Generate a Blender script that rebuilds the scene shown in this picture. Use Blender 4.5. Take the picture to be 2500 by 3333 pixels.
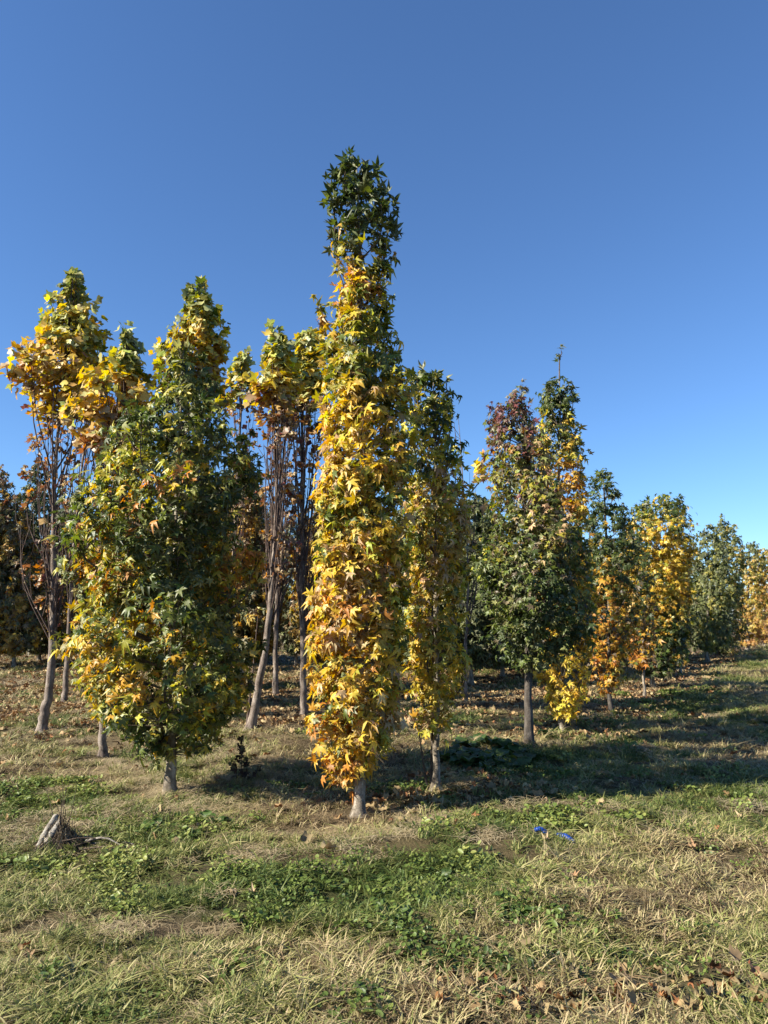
import bpy, math
import numpy as np
from mathutils import Matrix, Vector

# ------------------------------------------------------------------ camera
SC = bpy.context.scene
for o in list(bpy.data.objects):
    bpy.data.objects.remove(o)
FPX, HCAM, HOR = 740.0, 1.6, 1335 * .4629
PITCH = math.atan((HOR - 512) / FPX)
cam_d = bpy.data.cameras.new('camera')
cam = bpy.data.objects.new('camera', cam_d)
SC.collection.objects.link(cam)
cam.location = (0, 0, HCAM)
cam.rotation_euler = (math.radians(90) + PITCH, 0, 0)
cam_d.sensor_fit = 'HORIZONTAL'
cam_d.sensor_width = 36
cam_d.lens = 36 * FPX / 768
cam_d.clip_end = 2000
SC.camera = cam

# ------------------------------------------------------------------ light
SUN_EL, SHADOW_AZ = math.radians(31), math.radians(70)
SUN_AZ = SHADOW_AZ + math.pi
w = bpy.data.worlds.new('World')
SC.world = w
w.use_nodes = True
nt = w.node_tree
nt.nodes.clear()
sky = nt.nodes.new('ShaderNodeTexSky')
sky.sky_type = 'NISHITA'
sky.sun_disc = False
sky.sun_elevation = SUN_EL
sky.sun_rotation = SUN_AZ
sky.altitude = 200
sky.air_density = 1.0
sky.dust_density = 0.0
sky.ozone_density = 8.6
bg = nt.nodes.new('ShaderNodeBackground')
bg.inputs['Strength'].default_value = 0.074
wo = nt.nodes.new('ShaderNodeOutputWorld')
nt.links.new(sky.outputs[0], bg.inputs[0])
nt.links.new(bg.outputs[0], wo.inputs[0])
sd = bpy.data.lights.new('sun', 'SUN')
sd.energy = 5.0
sd.angle = math.radians(0.53)
sd.color = (1.0, 0.92, 0.77)
sun = bpy.data.objects.new('sun', sd)
SC.collection.objects.link(sun)
SUNDIR = np.array([math.sin(SUN_AZ) * math.cos(SUN_EL), math.cos(SUN_AZ) * math.cos(SUN_EL), math.sin(SUN_EL)])
sun.location = Vector(SUNDIR * 40)
sun.rotation_euler = Vector(SUNDIR).to_track_quat('Z', 'Y').to_euler()
SC.render.engine = 'CYCLES'
SC.view_settings.view_transform = 'Standard'
SC.view_settings.look = 'None'
SC.view_settings.gamma = 1
SC.view_settings.exposure = 1.40

# ------------------------------------------------------------------ helpers
COL = SC.collection
ALB = .80      # overall reflectance of plants and soil
RS = np.random.RandomState
CP, SP = math.cos(PITCH), math.sin(PITCH)


class Noise:
    """smooth 3-D noise in about -1..1 as a sum of random waves"""
    def __init__(s, seed, freq=1.0, n=10):
        r = RS(seed)
        d = r.normal(size=(n, 3))
        d /= np.linalg.norm(d, axis=1)[:, None]
        s.k = d * (freq * r.uniform(.6, 1.8, n))[:, None] * 2 * math.pi
        s.p = r.uniform(0, 6.28, n)
        s.a = 1.5 / math.sqrt(n)

    def __call__(s, P):
        P = np.asarray(P, float)
        return np.clip(s.a * np.sin(P @ s.k.T + s.p).sum(-1), -1.6, 1.6)


_n1, _n2, _n3 = Noise(1, .16), Noise(2, .7), Noise(3, 2.6)


def hgt(x, y):
    x = np.asarray(x, float)
    y = np.asarray(y, float)
    P = np.stack([x, y, np.zeros_like(x)], -1)
    near = np.exp(-((x * x + y * y) / 45.0 ** 2))
    return (.035 * _n1(P) + .02 * _n2(P) + .013 * _n3(P)) * near


def ray(px, py):
    a = (px * .4629 - 384) / FPX
    b = (512 - py * .4629) / FPX
    return a, CP - b * SP, SP + b * CP


def ground_at(px, py):
    d = ray(px, py)
    t = -HCAM / d[2]
    return d[0] * t, d[1] * t


def at_depth(px, py, Y):
    d = ray(px, py)
    return d[0] / d[1] * Y, HCAM + d[2] / d[1] * Y


def link(o, parent=None):
    COL.objects.link(o)
    if parent is not None:
        o.parent = parent
    return o


def mesh_arrays(name, V, T, smooth=True, col=None, mat=None, attrs=None):
    me = bpy.data.meshes.new(name)
    V = np.ascontiguousarray(V, np.float32)
    T = np.ascontiguousarray(T, np.int32)
    me.vertices.add(len(V))
    me.vertices.foreach_set('co', V.ravel())
    n, k = T.shape
    me.loops.add(n * k)
    me.loops.foreach_set('vertex_index', T.ravel())
    me.polygons.add(n)
    me.polygons.foreach_set('loop_start', np.arange(0, n * k, k, dtype=np.int32))
    me.polygons.foreach_set('use_smooth', np.full(n, smooth))
    me.update(calc_edges=True)
    if col is not None:
        a = me.attributes.new('col', 'FLOAT_COLOR', 'POINT')
        c = np.ones((len(V), 4), np.float32)
        c[:, :3] = col
        a.data.foreach_set('color', c.ravel())
    for k2, v in (attrs or {}).items():
        a = me.attributes.new(k2, 'FLOAT', 'POINT')
        a.data.foreach_set('value', np.ascontiguousarray(v, np.float32))
    if mat:
        me.materials.append(mat)
    return me


def tag(o, label=None, cat=None, group=None, kind=None):
    if label:
        o['label'] = label
    if cat:
        o['category'] = cat
    if group:
        o['group'] = group
    if kind:
        o['kind'] = kind
    return o


def empty(name, loc):
    o = bpy.data.objects.new(name, None)
    o.empty_display_size = .1
    o.location = loc
    return link(o)


def norm(v):
    return v / np.maximum(np.linalg.norm(v, axis=-1, keepdims=True), 1e-9)


def tube(pts, rad, sides=6):
    """quads for a tapered tube along pts"""
    pts = np.asarray(pts, float)
    rad = np.asarray(rad, float)
    n = len(pts)
    tan = norm(np.gradient(pts, axis=0))
    up = np.array([0, 0, 1.0]) if abs(tan[0][2]) < .9 else np.array([1.0, 0, 0])
    V = np.zeros((n, sides, 3))
    a = np.arange(sides) / sides * 2 * math.pi
    u = norm(np.cross(tan[0], up))
    for i in range(n):
        u = norm(u - tan[i] * np.dot(u, tan[i]))
        v = np.cross(tan[i], u)
        V[i] = pts[i] + rad[i] * (np.cos(a)[:, None] * u + np.sin(a)[:, None] * v)
    idx = np.arange(n * sides).reshape(n, sides)
    nx = np.roll(idx, -1, axis=1)
    Q = np.stack([idx[:-1], nx[:-1], nx[1:], idx[1:]], -1).reshape(-1, 4)
    return V.reshape(-1, 3), Q


def join(parts):
    Vs, Qs, off = [], [], 0
    for V, Q in parts:
        Vs.append(V)
        Qs.append(Q + off)
        off += len(V)
    return np.concatenate(Vs), np.concatenate(Qs)


def spline(P, n):
    """Catmull-Rom through P"""
    P = np.asarray(P, float)
    E = np.vstack([2 * P[0] - P[1], P, 2 * P[-1] - P[-2]])
    m = len(P) - 1
    t = np.linspace(0, m - 1e-6, n)
    i = t.astype(int)
    f = (t - i)[:, None]
    a, b, c, d = E[i], E[i + 1], E[i + 2], E[i + 3]
    return .5 * (2 * b + (c - a) * f + (2 * a - 5 * b + 4 * c - d) * f ** 2 + (3 * b - a - 3 * c + d) * f ** 3)


# ------------------------------------------------------------------ materials
def new_mat(name):
    m = bpy.data.materials.new(name)
    m.use_nodes = True
    t = m.node_tree
    t.nodes.clear()
    return m, t, t.nodes, t.links


def leaf_material(name, source, rough=.46, trans=.37, spots=.5, spec=.5):
    """source: 'attr' (per-vertex colour) or 'object' (object colour x vertex shade)"""
    m, t, N, L = new_mat(name)
    out = N.new('ShaderNodeOutputMaterial')
    at = N.new('ShaderNodeAttribute')
    at.attribute_name = 'col'
    if source == 'attr':
        c0 = at.outputs['Color']
    else:
        oi = N.new('ShaderNodeObjectInfo')
        mu = N.new('ShaderNodeMix')
        mu.data_type = 'RGBA'
        mu.blend_type = 'MULTIPLY'
        mu.inputs[0].default_value = 1
        L.new(oi.outputs['Color'], mu.inputs[6])
        L.new(at.outputs['Color'], mu.inputs[7])
        c0 = mu.outputs[2]
    geo = N.new('ShaderNodeNewGeometry')
    no = N.new('ShaderNodeTexNoise')
    no.inputs['Scale'].default_value = 130
    no.inputs['Detail'].default_value = 2
    L.new(geo.outputs['Position'], no.inputs['Vector'])
    mr = N.new('ShaderNodeMapRange')
    mr.inputs[1].default_value = .58
    mr.inputs[2].default_value = .72
    mr.inputs[3].default_value = 0
    mr.inputs[4].default_value = spots
    L.new(no.outputs['Fac'], mr.inputs[0])
    sp = N.new('ShaderNodeMix')
    sp.data_type = 'RGBA'
    sp.blend_type = 'MULTIPLY'
    L.new(mr.outputs[0], sp.inputs[0])
    L.new(c0, sp.inputs[6])
    sp.inputs[7].default_value = (.62, .38, .22, 1)
    # paler underside
    un = N.new('ShaderNodeMix')
    un.data_type = 'RGBA'
    un.blend_type = 'MIX'
    ma = N.new('ShaderNodeMath')
    ma.operation = 'MULTIPLY'
    ma.inputs[1].default_value = .32
    L.new(geo.outputs['Backfacing'], ma.inputs[0])
    L.new(ma.outputs[0], un.inputs[0])
    L.new(sp.outputs[2], un.inputs[6])
    un.inputs[7].default_value = (.32, .32, .17, 1)
    pb = N.new('ShaderNodeBsdfPrincipled')
    pb.inputs['Roughness'].default_value = rough
    pb.inputs['Specular IOR Level'].default_value = spec
    L.new(un.outputs[2], pb.inputs['Base Color'])
    hs = N.new('ShaderNodeHueSaturation')
    hs.inputs['Saturation'].default_value = 1.15
    hs.inputs['Value'].default_value = 1.25
    L.new(sp.outputs[2], hs.inputs['Color'])
    tr = N.new('ShaderNodeBsdfTranslucent')
    L.new(hs.outputs[0], tr.inputs['Color'])
    mx = N.new('ShaderNodeMixShader')
    mx.inputs[0].default_value = trans
    L.new(pb.outputs[0], mx.inputs[1])
    L.new(tr.outputs[0], mx.inputs[2])
    L.new(mx.outputs[0], out.inputs[0])
    return m


def bark_material(name, c1, c2, c3, scale=14, rough=.85):
    m, t, N, L = new_mat(name)
    c1, c2, c3 = [tuple(ALB * v for v in c) for c in (c1, c2, c3)]
    out = N.new('ShaderNodeOutputMaterial')
    pb = N.new('ShaderNodeBsdfPrincipled')
    pb.inputs['Roughness'].default_value = rough
    pb.inputs['Specular IOR Level'].default_value = .25
    geo = N.new('ShaderNodeNewGeometry')
    mp = N.new('ShaderNodeMapping')
    mp.inputs['Scale'].default_value = (1, 1, .45)
    L.new(geo.outputs['Position'], mp.inputs[0])
    n1 = N.new('ShaderNodeTexNoise')
    n1.inputs['Scale'].default_value = scale
    n1.inputs['Detail'].default_value = 6
    n1.inputs['Roughness'].default_value = .65
    L.new(mp.outputs[0], n1.inputs['Vector'])
    cr = N.new('ShaderNodeValToRGB')
    e = cr.color_ramp.elements
    e[0].position, e[0].color = .34, (*c1, 1)
    e[1].position, e[1].color = .66, (*c3, 1)
    k = e.new(.5)
    k.color = (*c2, 1)
    L.new(n1.outputs['Fac'], cr.inputs[0])
    # fine dark lenticels / cracks
    n2 = N.new('ShaderNodeTexNoise')
    n2.inputs['Scale'].default_value = scale * 6
    n2.inputs['Detail'].default_value = 3
    mp2 = N.new('ShaderNodeMapping')
    mp2.inputs['Scale'].default_value = (.5, .5, 1.6)
    L.new(geo.outputs['Position'], mp2.inputs[0])
    L.new(mp2.outputs[0], n2.inputs['Vector'])
    mr = N.new('ShaderNodeMapRange')
    mr.inputs[1].default_value, mr.inputs[2].default_value = .56, .68
    mr.inputs[4].default_value = .6
    L.new(n2.outputs['Fac'], mr.inputs[0])
    mx = N.new('ShaderNodeMix')
    mx.data_type = 'RGBA'
    mx.blend_type = 'MULTIPLY'
    L.new(mr.outputs[0], mx.inputs[0])
    L.new(cr.outputs[0], mx.inputs[6])
    mx.inputs[7].default_value = (.35, .3, .26, 1)
    L.new(mx.outputs[2], pb.inputs['Base Color'])
    bp = N.new('ShaderNodeBump')
    bp.inputs['Strength'].default_value = 1.0
    bp.inputs['Distance'].default_value = .012
    L.new(n2.outputs['Fac'], bp.inputs['Height'])
    L.new(bp.outputs[0], pb.inputs['Normal'])
    L.new(pb.outputs[0], out.inputs[0])
    return m


def attr_material(name, rough=.6, trans=.2, spec=.3):
    m, t, N, L = new_mat(name)
    out = N.new('ShaderNodeOutputMaterial')
    at = N.new('ShaderNodeAttribute')
    at.attribute_name = 'col'
    pb = N.new('ShaderNodeBsdfPrincipled')
    pb.inputs['Roughness'].default_value = rough
    pb.inputs['Specular IOR Level'].default_value = spec
    L.new(at.outputs['Color'], pb.inputs['Base Color'])
    tr = N.new('ShaderNodeBsdfTranslucent')
    L.new(at.outputs['Color'], tr.inputs['Color'])
    mx = N.new('ShaderNodeMixShader')
    mx.inputs[0].default_value = trans
    L.new(pb.outputs[0], mx.inputs[1])
    L.new(tr.outputs[0], mx.inputs[2])
    L.new(mx.outputs[0], out.inputs[0])
    return m


def blade_material(name, stops, rough=.6, trans=.25, gain=1.0):
    """colour runs over per-blade random 'bl' shifted by the tuft's own 'green' value"""
    m, t, N, L = new_mat(name)
    out = N.new('ShaderNodeOutputMaterial')
    a1 = N.new('ShaderNodeAttribute')
    a1.attribute_name = 'bl'
    a2 = N.new('ShaderNodeAttribute')
    a2.attribute_name = 'green'
    a2.attribute_type = 'INSTANCER'
    s1 = N.new('ShaderNodeMath')
    s1.operation = 'MULTIPLY_ADD'
    s1.inputs[1].default_value = .55
    L.new(a1.outputs['Fac'], s1.inputs[0])
    s2 = N.new('ShaderNodeMath')
    s2.operation = 'MULTIPLY_ADD'
    s2.inputs[1].default_value = .75 * gain
    s2.inputs[2].default_value = -.15
    L.new(a2.outputs['Fac'], s2.inputs[0])
    L.new(s2.outputs[0], s1.inputs[2])
    cr = N.new('ShaderNodeValToRGB')
    e = cr.color_ramp.elements
    stops = [(p, tuple(ALB * v for v in c)) for p, c in stops]
    e[0].position, e[0].color = stops[0][0], (*stops[0][1], 1)
    e[1].position, e[1].color = stops[-1][0], (*stops[-1][1], 1)
    for p, c in stops[1:-1]:
        k = e.new(p)
        k.color = (*c, 1)
    L.new(s1.outputs[0], cr.inputs[0])
    pb = N.new('ShaderNodeBsdfPrincipled')
    pb.inputs['Roughness'].default_value = rough
    pb.inputs['Specular IOR Level'].default_value = .35
    L.new(cr.outputs[0], pb.inputs['Base Color'])
    tr = N.new('ShaderNodeBsdfTranslucent')
    L.new(cr.outputs[0], tr.inputs['Color'])
    mx = N.new('ShaderNodeMixShader')
    mx.inputs[0].default_value = trans
    L.new(pb.outputs[0], mx.inputs[1])
    L.new(tr.outputs[0], mx.inputs[2])
    L.new(mx.outputs[0], out.inputs[0])
    return m


M_LEAF = leaf_material('leaf_mass', 'attr')
M_LEAFO = leaf_material('leaf_single', 'object')
M_DRY = leaf_material('dry_leaf', 'object', rough=.7, trans=.12, spots=.35, spec=.2)
M_BARK_S = bark_material('sweetgum_bark', (.10, .08, .058), (.26, .22, .17), (.50, .46, .39))
M_BARK_D = bark_material('dark_bark', (.055, .045, .038), (.1, .085, .072), (.17, .15, .13))
M_BARK_T = bark_material('tulip_bark', (.10, .075, .06), (.22, .175, .145), (.38, .32, .27))
M_TWIG_T = bark_material('tulip_twig', (.075, .05, .042), (.13, .09, .075), (.2, .15, .13), scale=25)
M_TWIG_S = bark_material('sweetgum_twig', (.07, .05, .035), (.13, .1, .075), (.21, .17, .13), scale=25)

# ------------------------------------------------------------------ leaf templates


def star_leaf(hi=True, curl=.25, fold=.12, seed=0):
    r = RS(seed)
    ang = np.radians([-114, -57, 0, 57, 114]) + r.normal(0, .05, 5)
    ln = np.array([.62, .9, 1.0, .9, .62]) * r.uniform(.9, 1.1, 5)
    V = [(0, 0, 0)]
    sh = [.95]

    def add(a, rad, z=0, s=1.0):
        V.append((math.sin(a) * rad, math.cos(a) * rad, z))
        sh.append(s)
        return len(V) - 1
    T = []
    sin_i = [add(math.radians(-160), .24)]
    for i in range(4):
        sin_i.append(add((ang[i] + ang[i + 1]) / 2, .36 * r.uniform(.9, 1.1)))
    sin_i.append(add(math.radians(160), .24))
    for i in range(5):
        a, l = ang[i], ln[i]
        tip = add(a + r.normal(0, .05), l, 0, .88)
        if hi:
            rib = add(a, l * .52, -fold * .5, 1.12)
            s1 = add(a - .27, l * .62, fold * .25)
            s2 = add(a + .27, l * .62, fold * .25)
            A, B = sin_i[i], sin_i[i + 1]
            T += [(0, rib, A), (A, rib, s1), (s1, rib, tip), (tip, rib, s2), (s2, rib, B), (B, rib, 0)]
        else:
            T += [(0, tip, sin_i[i]), (0, sin_i[i + 1], tip)]
    V = np.array(V, float)
    rr = np.hypot(V[:, 0], V[:, 1])
    V[:, 2] -= curl * rr ** 2 * (1 + .5 * np.sin(np.arctan2(V[:, 0], V[:, 1]) * 2 + seed))
    V[:, 2] += r.normal(0, .035, len(V)) * rr
    return V * .5, np.array(T), np.array(sh)


def tulip_leaf(curl=.2, fold=.15, seed=0):
    r = RS(seed)
    h = [(.30, -.03), (.56, .12), (.6, .36), (.42, .52), (.55, .95), (.3, .93)]
    pts = [(0, 0)] + h + [(0, .8)] + [(-x, y) for x, y in h[::-1]]
    V = [(x, y, fold * abs(x) * .9) for x, y in pts] + [(0, .42, -.02)]
    V = np.array(V, float)
    n = len(pts)
    T = [(n, (i + 1) % n, i) for i in range(n)]
    V[:, 2] -= curl * ((V[:, 1] - .3) ** 2 + V[:, 0] ** 2 * .6)
    V[:, 2] += r.normal(0, .03, len(V))
    V[:, 0] *= r.uniform(.9, 1.1)
    sh = np.ones(len(V))
    sh[-1] = 1.12
    return V * .8, np.array(T), sh


def dead_leaf(seed=0):
    V, T, sh = tulip_leaf(.2, .2, seed)
    r = RS(seed + 50)
    c = 2.0 + r.uniform(0, 2.5)
    x, y = V[:, 0].copy(), V[:, 1].copy()
    V[:, 0] = np.sin(x * c) / c * 1.15
    V[:, 2] = (1 - np.cos(x * c)) / c + .6 * (y - .3) ** 2 * r.uniform(-1, 1) + r.normal(0, .04, len(V))
    return V, T, sh


STAR_HI = [star_leaf(True, c, f, s) for s, (c, f) in enumerate([(.2, .15), (.5, .2), (.9, .2), (.05, .3), (.35, .1), (-.3, .2), (1.3, .3)])]
STAR_LO = [star_leaf(False, c, 0, s + 20) for s, c in enumerate([.2, .5, .9, .1])]


def star_min(seed):
    V, T, sh = star_leaf(False, .3 + .2 * seed, 0, seed + 80)
    tips = [1 + 6 + i for i in range(5)]
    nv, nt = [], []
    for t in tips:
        p = V[t]
        q = np.array([-p[1], p[0], 0])
        q = q / max(np.linalg.norm(q), 1e-6) * .13
        k = len(nv)
        nv += [-q - p * .12, q - p * .12, p]
        nt.append((k, k + 1, k + 2))
    return np.array(nv), np.array(nt), np.ones(len(nv))


STAR_MIN = [star_min(s) for s in range(4)]
STAR_TOP = [star_leaf(True, c, f, s + 40) for s, (c, f) in enumerate([(-.5, .5), (.6, .5), (1.1, .45), (-.9, .5)])]
TULIP = [tulip_leaf(c, f, s) for s, (c, f) in enumerate([(.2, .15), (.5, .3), (-.3, .4), (.1, .6), (.8, .3)])]
DEAD = [dead_leaf(s) for s in range(6)]
_tmesh = {}


def template_mesh(kind, k, tpl, mat):
    key = (kind, k, mat.name)
    if key not in _tmesh:
        V, T, sh = tpl
        _tmesh[key] = mesh_arrays('leaf_' + kind, V, T, True, np.repeat(sh[:, None], 3, 1), mat)
    return _tmesh[key]


def bake_leaves(P, R, S, C, var, tpls):
    """all leaves of one mass as arrays"""
    Vs, Ts, Cs, off = [], [], [], 0
    for k, (V, T, sh) in enumerate(tpls):
        i = np.where(var == k)[0]
        if not len(i):
            continue
        W = np.einsum('nij,vj->nvi', R[i], V) * S[i][:, None, None] + P[i][:, None, :]
        c = C[i][:, None, :] * sh[None, :, None]
        Vs.append(W.reshape(-1, 3))
        Cs.append(c.reshape(-1, 3))
        Ts.append((T[None] + (np.arange(len(i)) * len(V))[:, None, None]).reshape(-1, 3) + off)
        off += len(i) * len(V)
    return np.concatenate(Vs), np.concatenate(Ts), np.concatenate(Cs)


PAL = dict(
    G=(.050, .074, .018), g=(.112, .142, .026), p=(.26, .27, .09), y=(.37, .335, .045), Y=(.58, .395, .045),  # p: pale leaf green, also stands in for sheen on green crowns
    L=(.70, .55, .07), A=(.50, .29, .035), O=(.45, .19, .035), B=(.21, .10, .05), T=(.48, .33, .17), R=(.16, .06, .055),
    m=(.135, .105, .06), W=(.46, .47, .17))


def zone_colors(zf, u, zones):
    """zones: list of (zfrac, 'GgY..' string used as a probability list)"""
    zs = np.array([z for z, _ in zones])
    k = np.clip(np.searchsorted(zs, zf), 1, len(zs) - 1)
    f = (zf - zs[k - 1]) / np.maximum(zs[k] - zs[k - 1], 1e-6)
    r = RS(7).uniform(0, 1, len(zf))
    pick = np.where(r < f, k, k - 1)
    out = np.zeros((len(zf), 3))
    for i, (_, s) in enumerate(zones):
        j = np.where(pick == i)[0]
        if len(j):
            tab = np.array([PAL[c] for c in s])
            out[j] = .96 * tab[np.clip((u[j] * len(s)).astype(int), 0, len(s) - 1)]
    return out


CAMP = np.array([0, 0, HCAM])


def make_tree(name, label, rows, trunk_px, base_r, zones, seed, cat='tree', kind='star', density=850, size=.15,
              n_limb=26, upsweep=1.2, group=None, n_leaf=300, bark=None, shoots=(), leaf_z=None, dead_z=None,
              hi=True, depth=1.0, stems=(), limb_r=.012, twig_k=6, sprawl=0.0, base=None, top_up=.0, split=True, lumps=.3, top_thin=None, widen=1.0):
    """rows: crown outline (y, x_left, x_right) in photo pixels at the tree's own distance;
    trunk_px: trunk path in photo pixels from the base up"""
    r = RS(seed)
    X0, Y0 = base if base else ground_at(*trunk_px[0])
    Z0 = float(hgt(X0, Y0))
    root = empty(name, (X0, Y0, Z0))
    tag(root, label, cat, group)
    bark = bark or M_BARK_S
    twig_mat = M_TWIG_T if kind == 'tulip' else M_TWIG_S

    def loc(px, py):
        x, z = at_depth(px, py, Y0)
        return x - X0, z - Z0
    if widen != 1:
        rows = [(a, (b + c) / 2 - (c - b) / 2 * widen, (b + c) / 2 + (c - b) / 2 * widen) for a, b, c in rows]
    tp = np.array([(loc(*p)[0], 0, loc(*p)[1]) for p in trunk_px])
    tp[0, 2] = -.03
    tp[1:, 1] += r.normal(0, .03, len(tp) - 1)
    n = max(14, int((tp[-1, 2]) * 5))
    tpt = spline(tp, n)
    tpt[1:-1, :2] += r.normal(0, .006, (n - 2, 2))
    f = np.linspace(0, 1, n)
    trad = base_r * (1 - f) ** .85 + .004
    trad[0] *= 1.7
    trad[1] *= 1.16
    trad[2:] *= 1 + r.normal(0, .03, n - 2)
    trunk_parts = [tube(tpt, trad, 10 if hi else 6)]
    # crown profile
    rz = np.array([loc(a[1], a[0])[1] for a in rows])
    rl = np.array([loc(a[1], a[0])[0] for a in rows])
    rr = np.array([loc(a[2], a[0])[0] for a in rows])
    o = np.argsort(rz)
    rz, rl, rr = rz[o], rl[o], rr[o]
    ztop, zbot = rz[-1], rz[0]
    nz = Noise(seed + 3, .7)

    def prof(z, th):
        c = np.interp(z, rz, (rl + rr) / 2)
        h = np.interp(z, rz, (rr - rl) / 2)
        P = np.stack([np.cos(th) * .6, np.sin(th) * .6, z * 1.0], -1)
        return c, h * (1 + lumps * .4 * nz(P))

    def trunk_at(z):
        return np.stack([np.interp(z, tpt[:, 2], tpt[:, 0]), np.interp(z, tpt[:, 2], tpt[:, 1]), z], -1)
    # limbs
    node_p, node_id, node_r = [], [], []
    for i in range(n):
        if tpt[i, 2] > zbot - .3:
            node_p.append(tpt[i])
            node_id.append(-1)
            node_r.append(trad[i])
    limbs = []
    z_lo = zbot + .02 if leaf_z is None else leaf_z
    lz0, lz1 = z_lo, zbot + .88 * (ztop - zbot)
    for i in range(n_limb):
        z0 = lz0 + (lz1 - lz0) * ((i + r.uniform(0, .8)) / n_limb) ** (1.7 if kind == 'tulip' else 1.05)
        th = i * 2.4 + r.uniform(-.4, .4)
        p0 = trunk_at(np.array(z0))
        ze = z0
        for _ in range(4):
            c, R = prof(np.array(min(max(ze, zbot), ztop)), np.array(th))
            R = float(R) * r.uniform(.7, .95)
            ze = min(z0 + R * upsweep * r.uniform(.8, 1.25) + .1, ztop - .05)
        if kind == 'tulip':
            ze = min(max(ze, z0 + r.uniform(1.0, 2.8)), ztop - .1)
            c, R = prof(np.array(max(ze, zbot)), np.array(th))
            R = float(R) * r.uniform(.35, .95)
        pe = np.array([float(c) + R * math.cos(th), R * math.sin(th) * depth, ze])
        if sprawl:
            pe[2] -= sprawl * R * max(0, 1 - (z0 - z_lo) / (lz1 - z_lo) * 2.2)
        mid = p0 * .45 + pe * .55
        mid[:2] += (pe[:2] - p0[:2]) * .22
        mid += r.normal(0, .03, 3)
        lp = spline([p0, mid, pe], 7)
        fr = float(np.interp(z0, tpt[:, 2], trad))
        lr = np.linspace(min(limb_r * r.uniform(.8, 1.2), fr * .7), .003, 7)
        limbs.append([tube(lp, lr, 5 if hi else 3)])
        if kind == 'tulip':
            for _ in range(4):
                j = r.randint(1, 6)
                q0 = lp[j]
                q1 = q0 + np.array([r.normal(0, .09), r.normal(0, .09), r.uniform(.25, .7)])
                q1[2] = min(q1[2], ztop - .45 - 1.2 * abs(q1[0] - p0[0]))
                limbs[-1].append(tube(np.array([q0, (q0 + q1) / 2 + np.array([(q1 - q0)[0] * .3, (q1 - q0)[1] * .3, 0]), q1]), [.0055, .004, .002], 3))
        for j in range(1, 7):
            node_p.append(lp[j])
            node_id.append(i)
            node_r.append(lr[j])
    tw_p = []
    for s in shoots:
        (ax, ay), (bx, by) = s[:2]
        a, b = loc(ax, ay), loc(bx, by)
        dy = r.uniform(-.12, .12)
        p0, pe = np.array([a[0], dy * .3, a[1]]), np.array([b[0], dy, b[1]])
        jj = trunk_at(np.array(max(a[1] - .35, .5)))
        lp = spline([jj, p0, (p0 + pe) / 2 + r.normal(0, .012, 3), pe], 12)
        i = len(limbs)
        limbs.append([tube(lp, np.linspace(limb_r, .003, 12), 5)])
        for j in range(3, 12):
            node_p.append(lp[j])
            node_id.append(i)
            node_r.append(.004)
        wd = s[2] if len(s) > 2 else .07
        for j in range(int(np.linalg.norm(pe - p0) / .05)):
            q = p0 + (pe - p0) * (j + .5) / max(1, int(np.linalg.norm(pe - p0) / .05))
            tw_p.append(q + r.normal(0, wd, 3) * [1, 1, .4] * (1.0 if j else .5))
        tw_p.append(pe + [0, 0, .01])
    for s in stems:
        P = np.array([(loc(*p)[0], .05, loc(*p)[1]) for p in s])
        P[0, 2] = -.03
        lp = spline(P, 10)
        i = len(limbs)
        limbs.append([tube(lp, np.linspace(base_r * .45, .005, 10), 6)])
        for j in range(4, 10):
            node_p.append(lp[j])
            node_id.append(i)
            node_r.append(.005)
    node_p, node_id = np.array(node_p), np.array(node_id)
    # twig targets through the crown volume, biased to the outside
    zz = np.linspace(zbot, ztop, 60)
    hh = np.interp(zz, rz, (rr - rl) / 2)
    vol = math.pi * np.mean(hh ** 2) * (ztop - zbot) * depth
    n_tw = int(vol * density / twig_k) + 1
    pdf = hh ** 1.35 + .004
    if dead_z is not None:
        pdf = pdf * (.1 + .9 * np.clip((zz - dead_z + .55) / 1.0, 0, 1) ** 1.5)
    if top_thin:
        pdf = pdf * np.where(zz > zbot + top_thin[0] * (ztop - zbot), top_thin[1], 1)
    cdf = np.cumsum(pdf)
    cdf /= cdf[-1]
    tz = np.interp(r.uniform(0, 1, n_tw), cdf, zz)
    th = r.uniform(0, 2 * math.pi, n_tw)
    c, R = prof(tz, th)
    q = 1.06 * r.uniform(.15, 1, n_tw) ** .5
    TP = np.stack([c + R * q * np.cos(th), R * q * np.sin(th) * depth, tz], -1)
    if len(tw_p):
        TP = np.vstack([TP, np.array(tw_p)])
    cen = np.concatenate([c, TP[len(c):, 0]])
    # attach every twig to the nearest wood below it
    P_all, D_all, K_all = [], [], []
    for i, t in enumerate(TP):
        d = t - node_p
        dist = np.linalg.norm(d, axis=1) + np.where(d[:, 2] < .04, .5, 0)
        j = int(np.argmin(dist))
        a = node_p[j]
        L = np.linalg.norm(t - a)
        m = (a + t) / 2 + np.array([0, 0, -.08 * L]) + r.normal(0, .02, 3)
        if i % (1 if hi else 2) == 0:
            tb = tube(np.array([a, m, t]), [.0045, .0032, .0018], 3)
            if node_id[j] < 0:
                trunk_parts.append(tb)
            else:
                limbs[node_id[j]].append(tb)
        k = twig_k if i < n_tw else 3
        u = r.uniform(.45, 1.08, k)
        pos = a + (t - a) * u[:, None]
        P_all.append(pos + r.normal(0, .035, (k, 3)))
        D_all.append(np.repeat((t - a)[None] / max(L, .01), k, 0))
        K_all.append(np.full(k, cen[i]))
    P, D, KC = np.concatenate(P_all), np.concatenate(D_all), np.concatenate(K_all)
    ok = P[:, 2] > .12
    P, D, KC = P[ok], D[ok], KC[ok]
    N_ = len(P)
    zf = np.clip((P[:, 2] - zbot) / (ztop - zbot), 0, 1)
    outw = norm(np.stack([P[:, 0] - KC, P[:, 1], np.zeros(N_)], -1))
    isdead = np.zeros(N_, bool)
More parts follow.
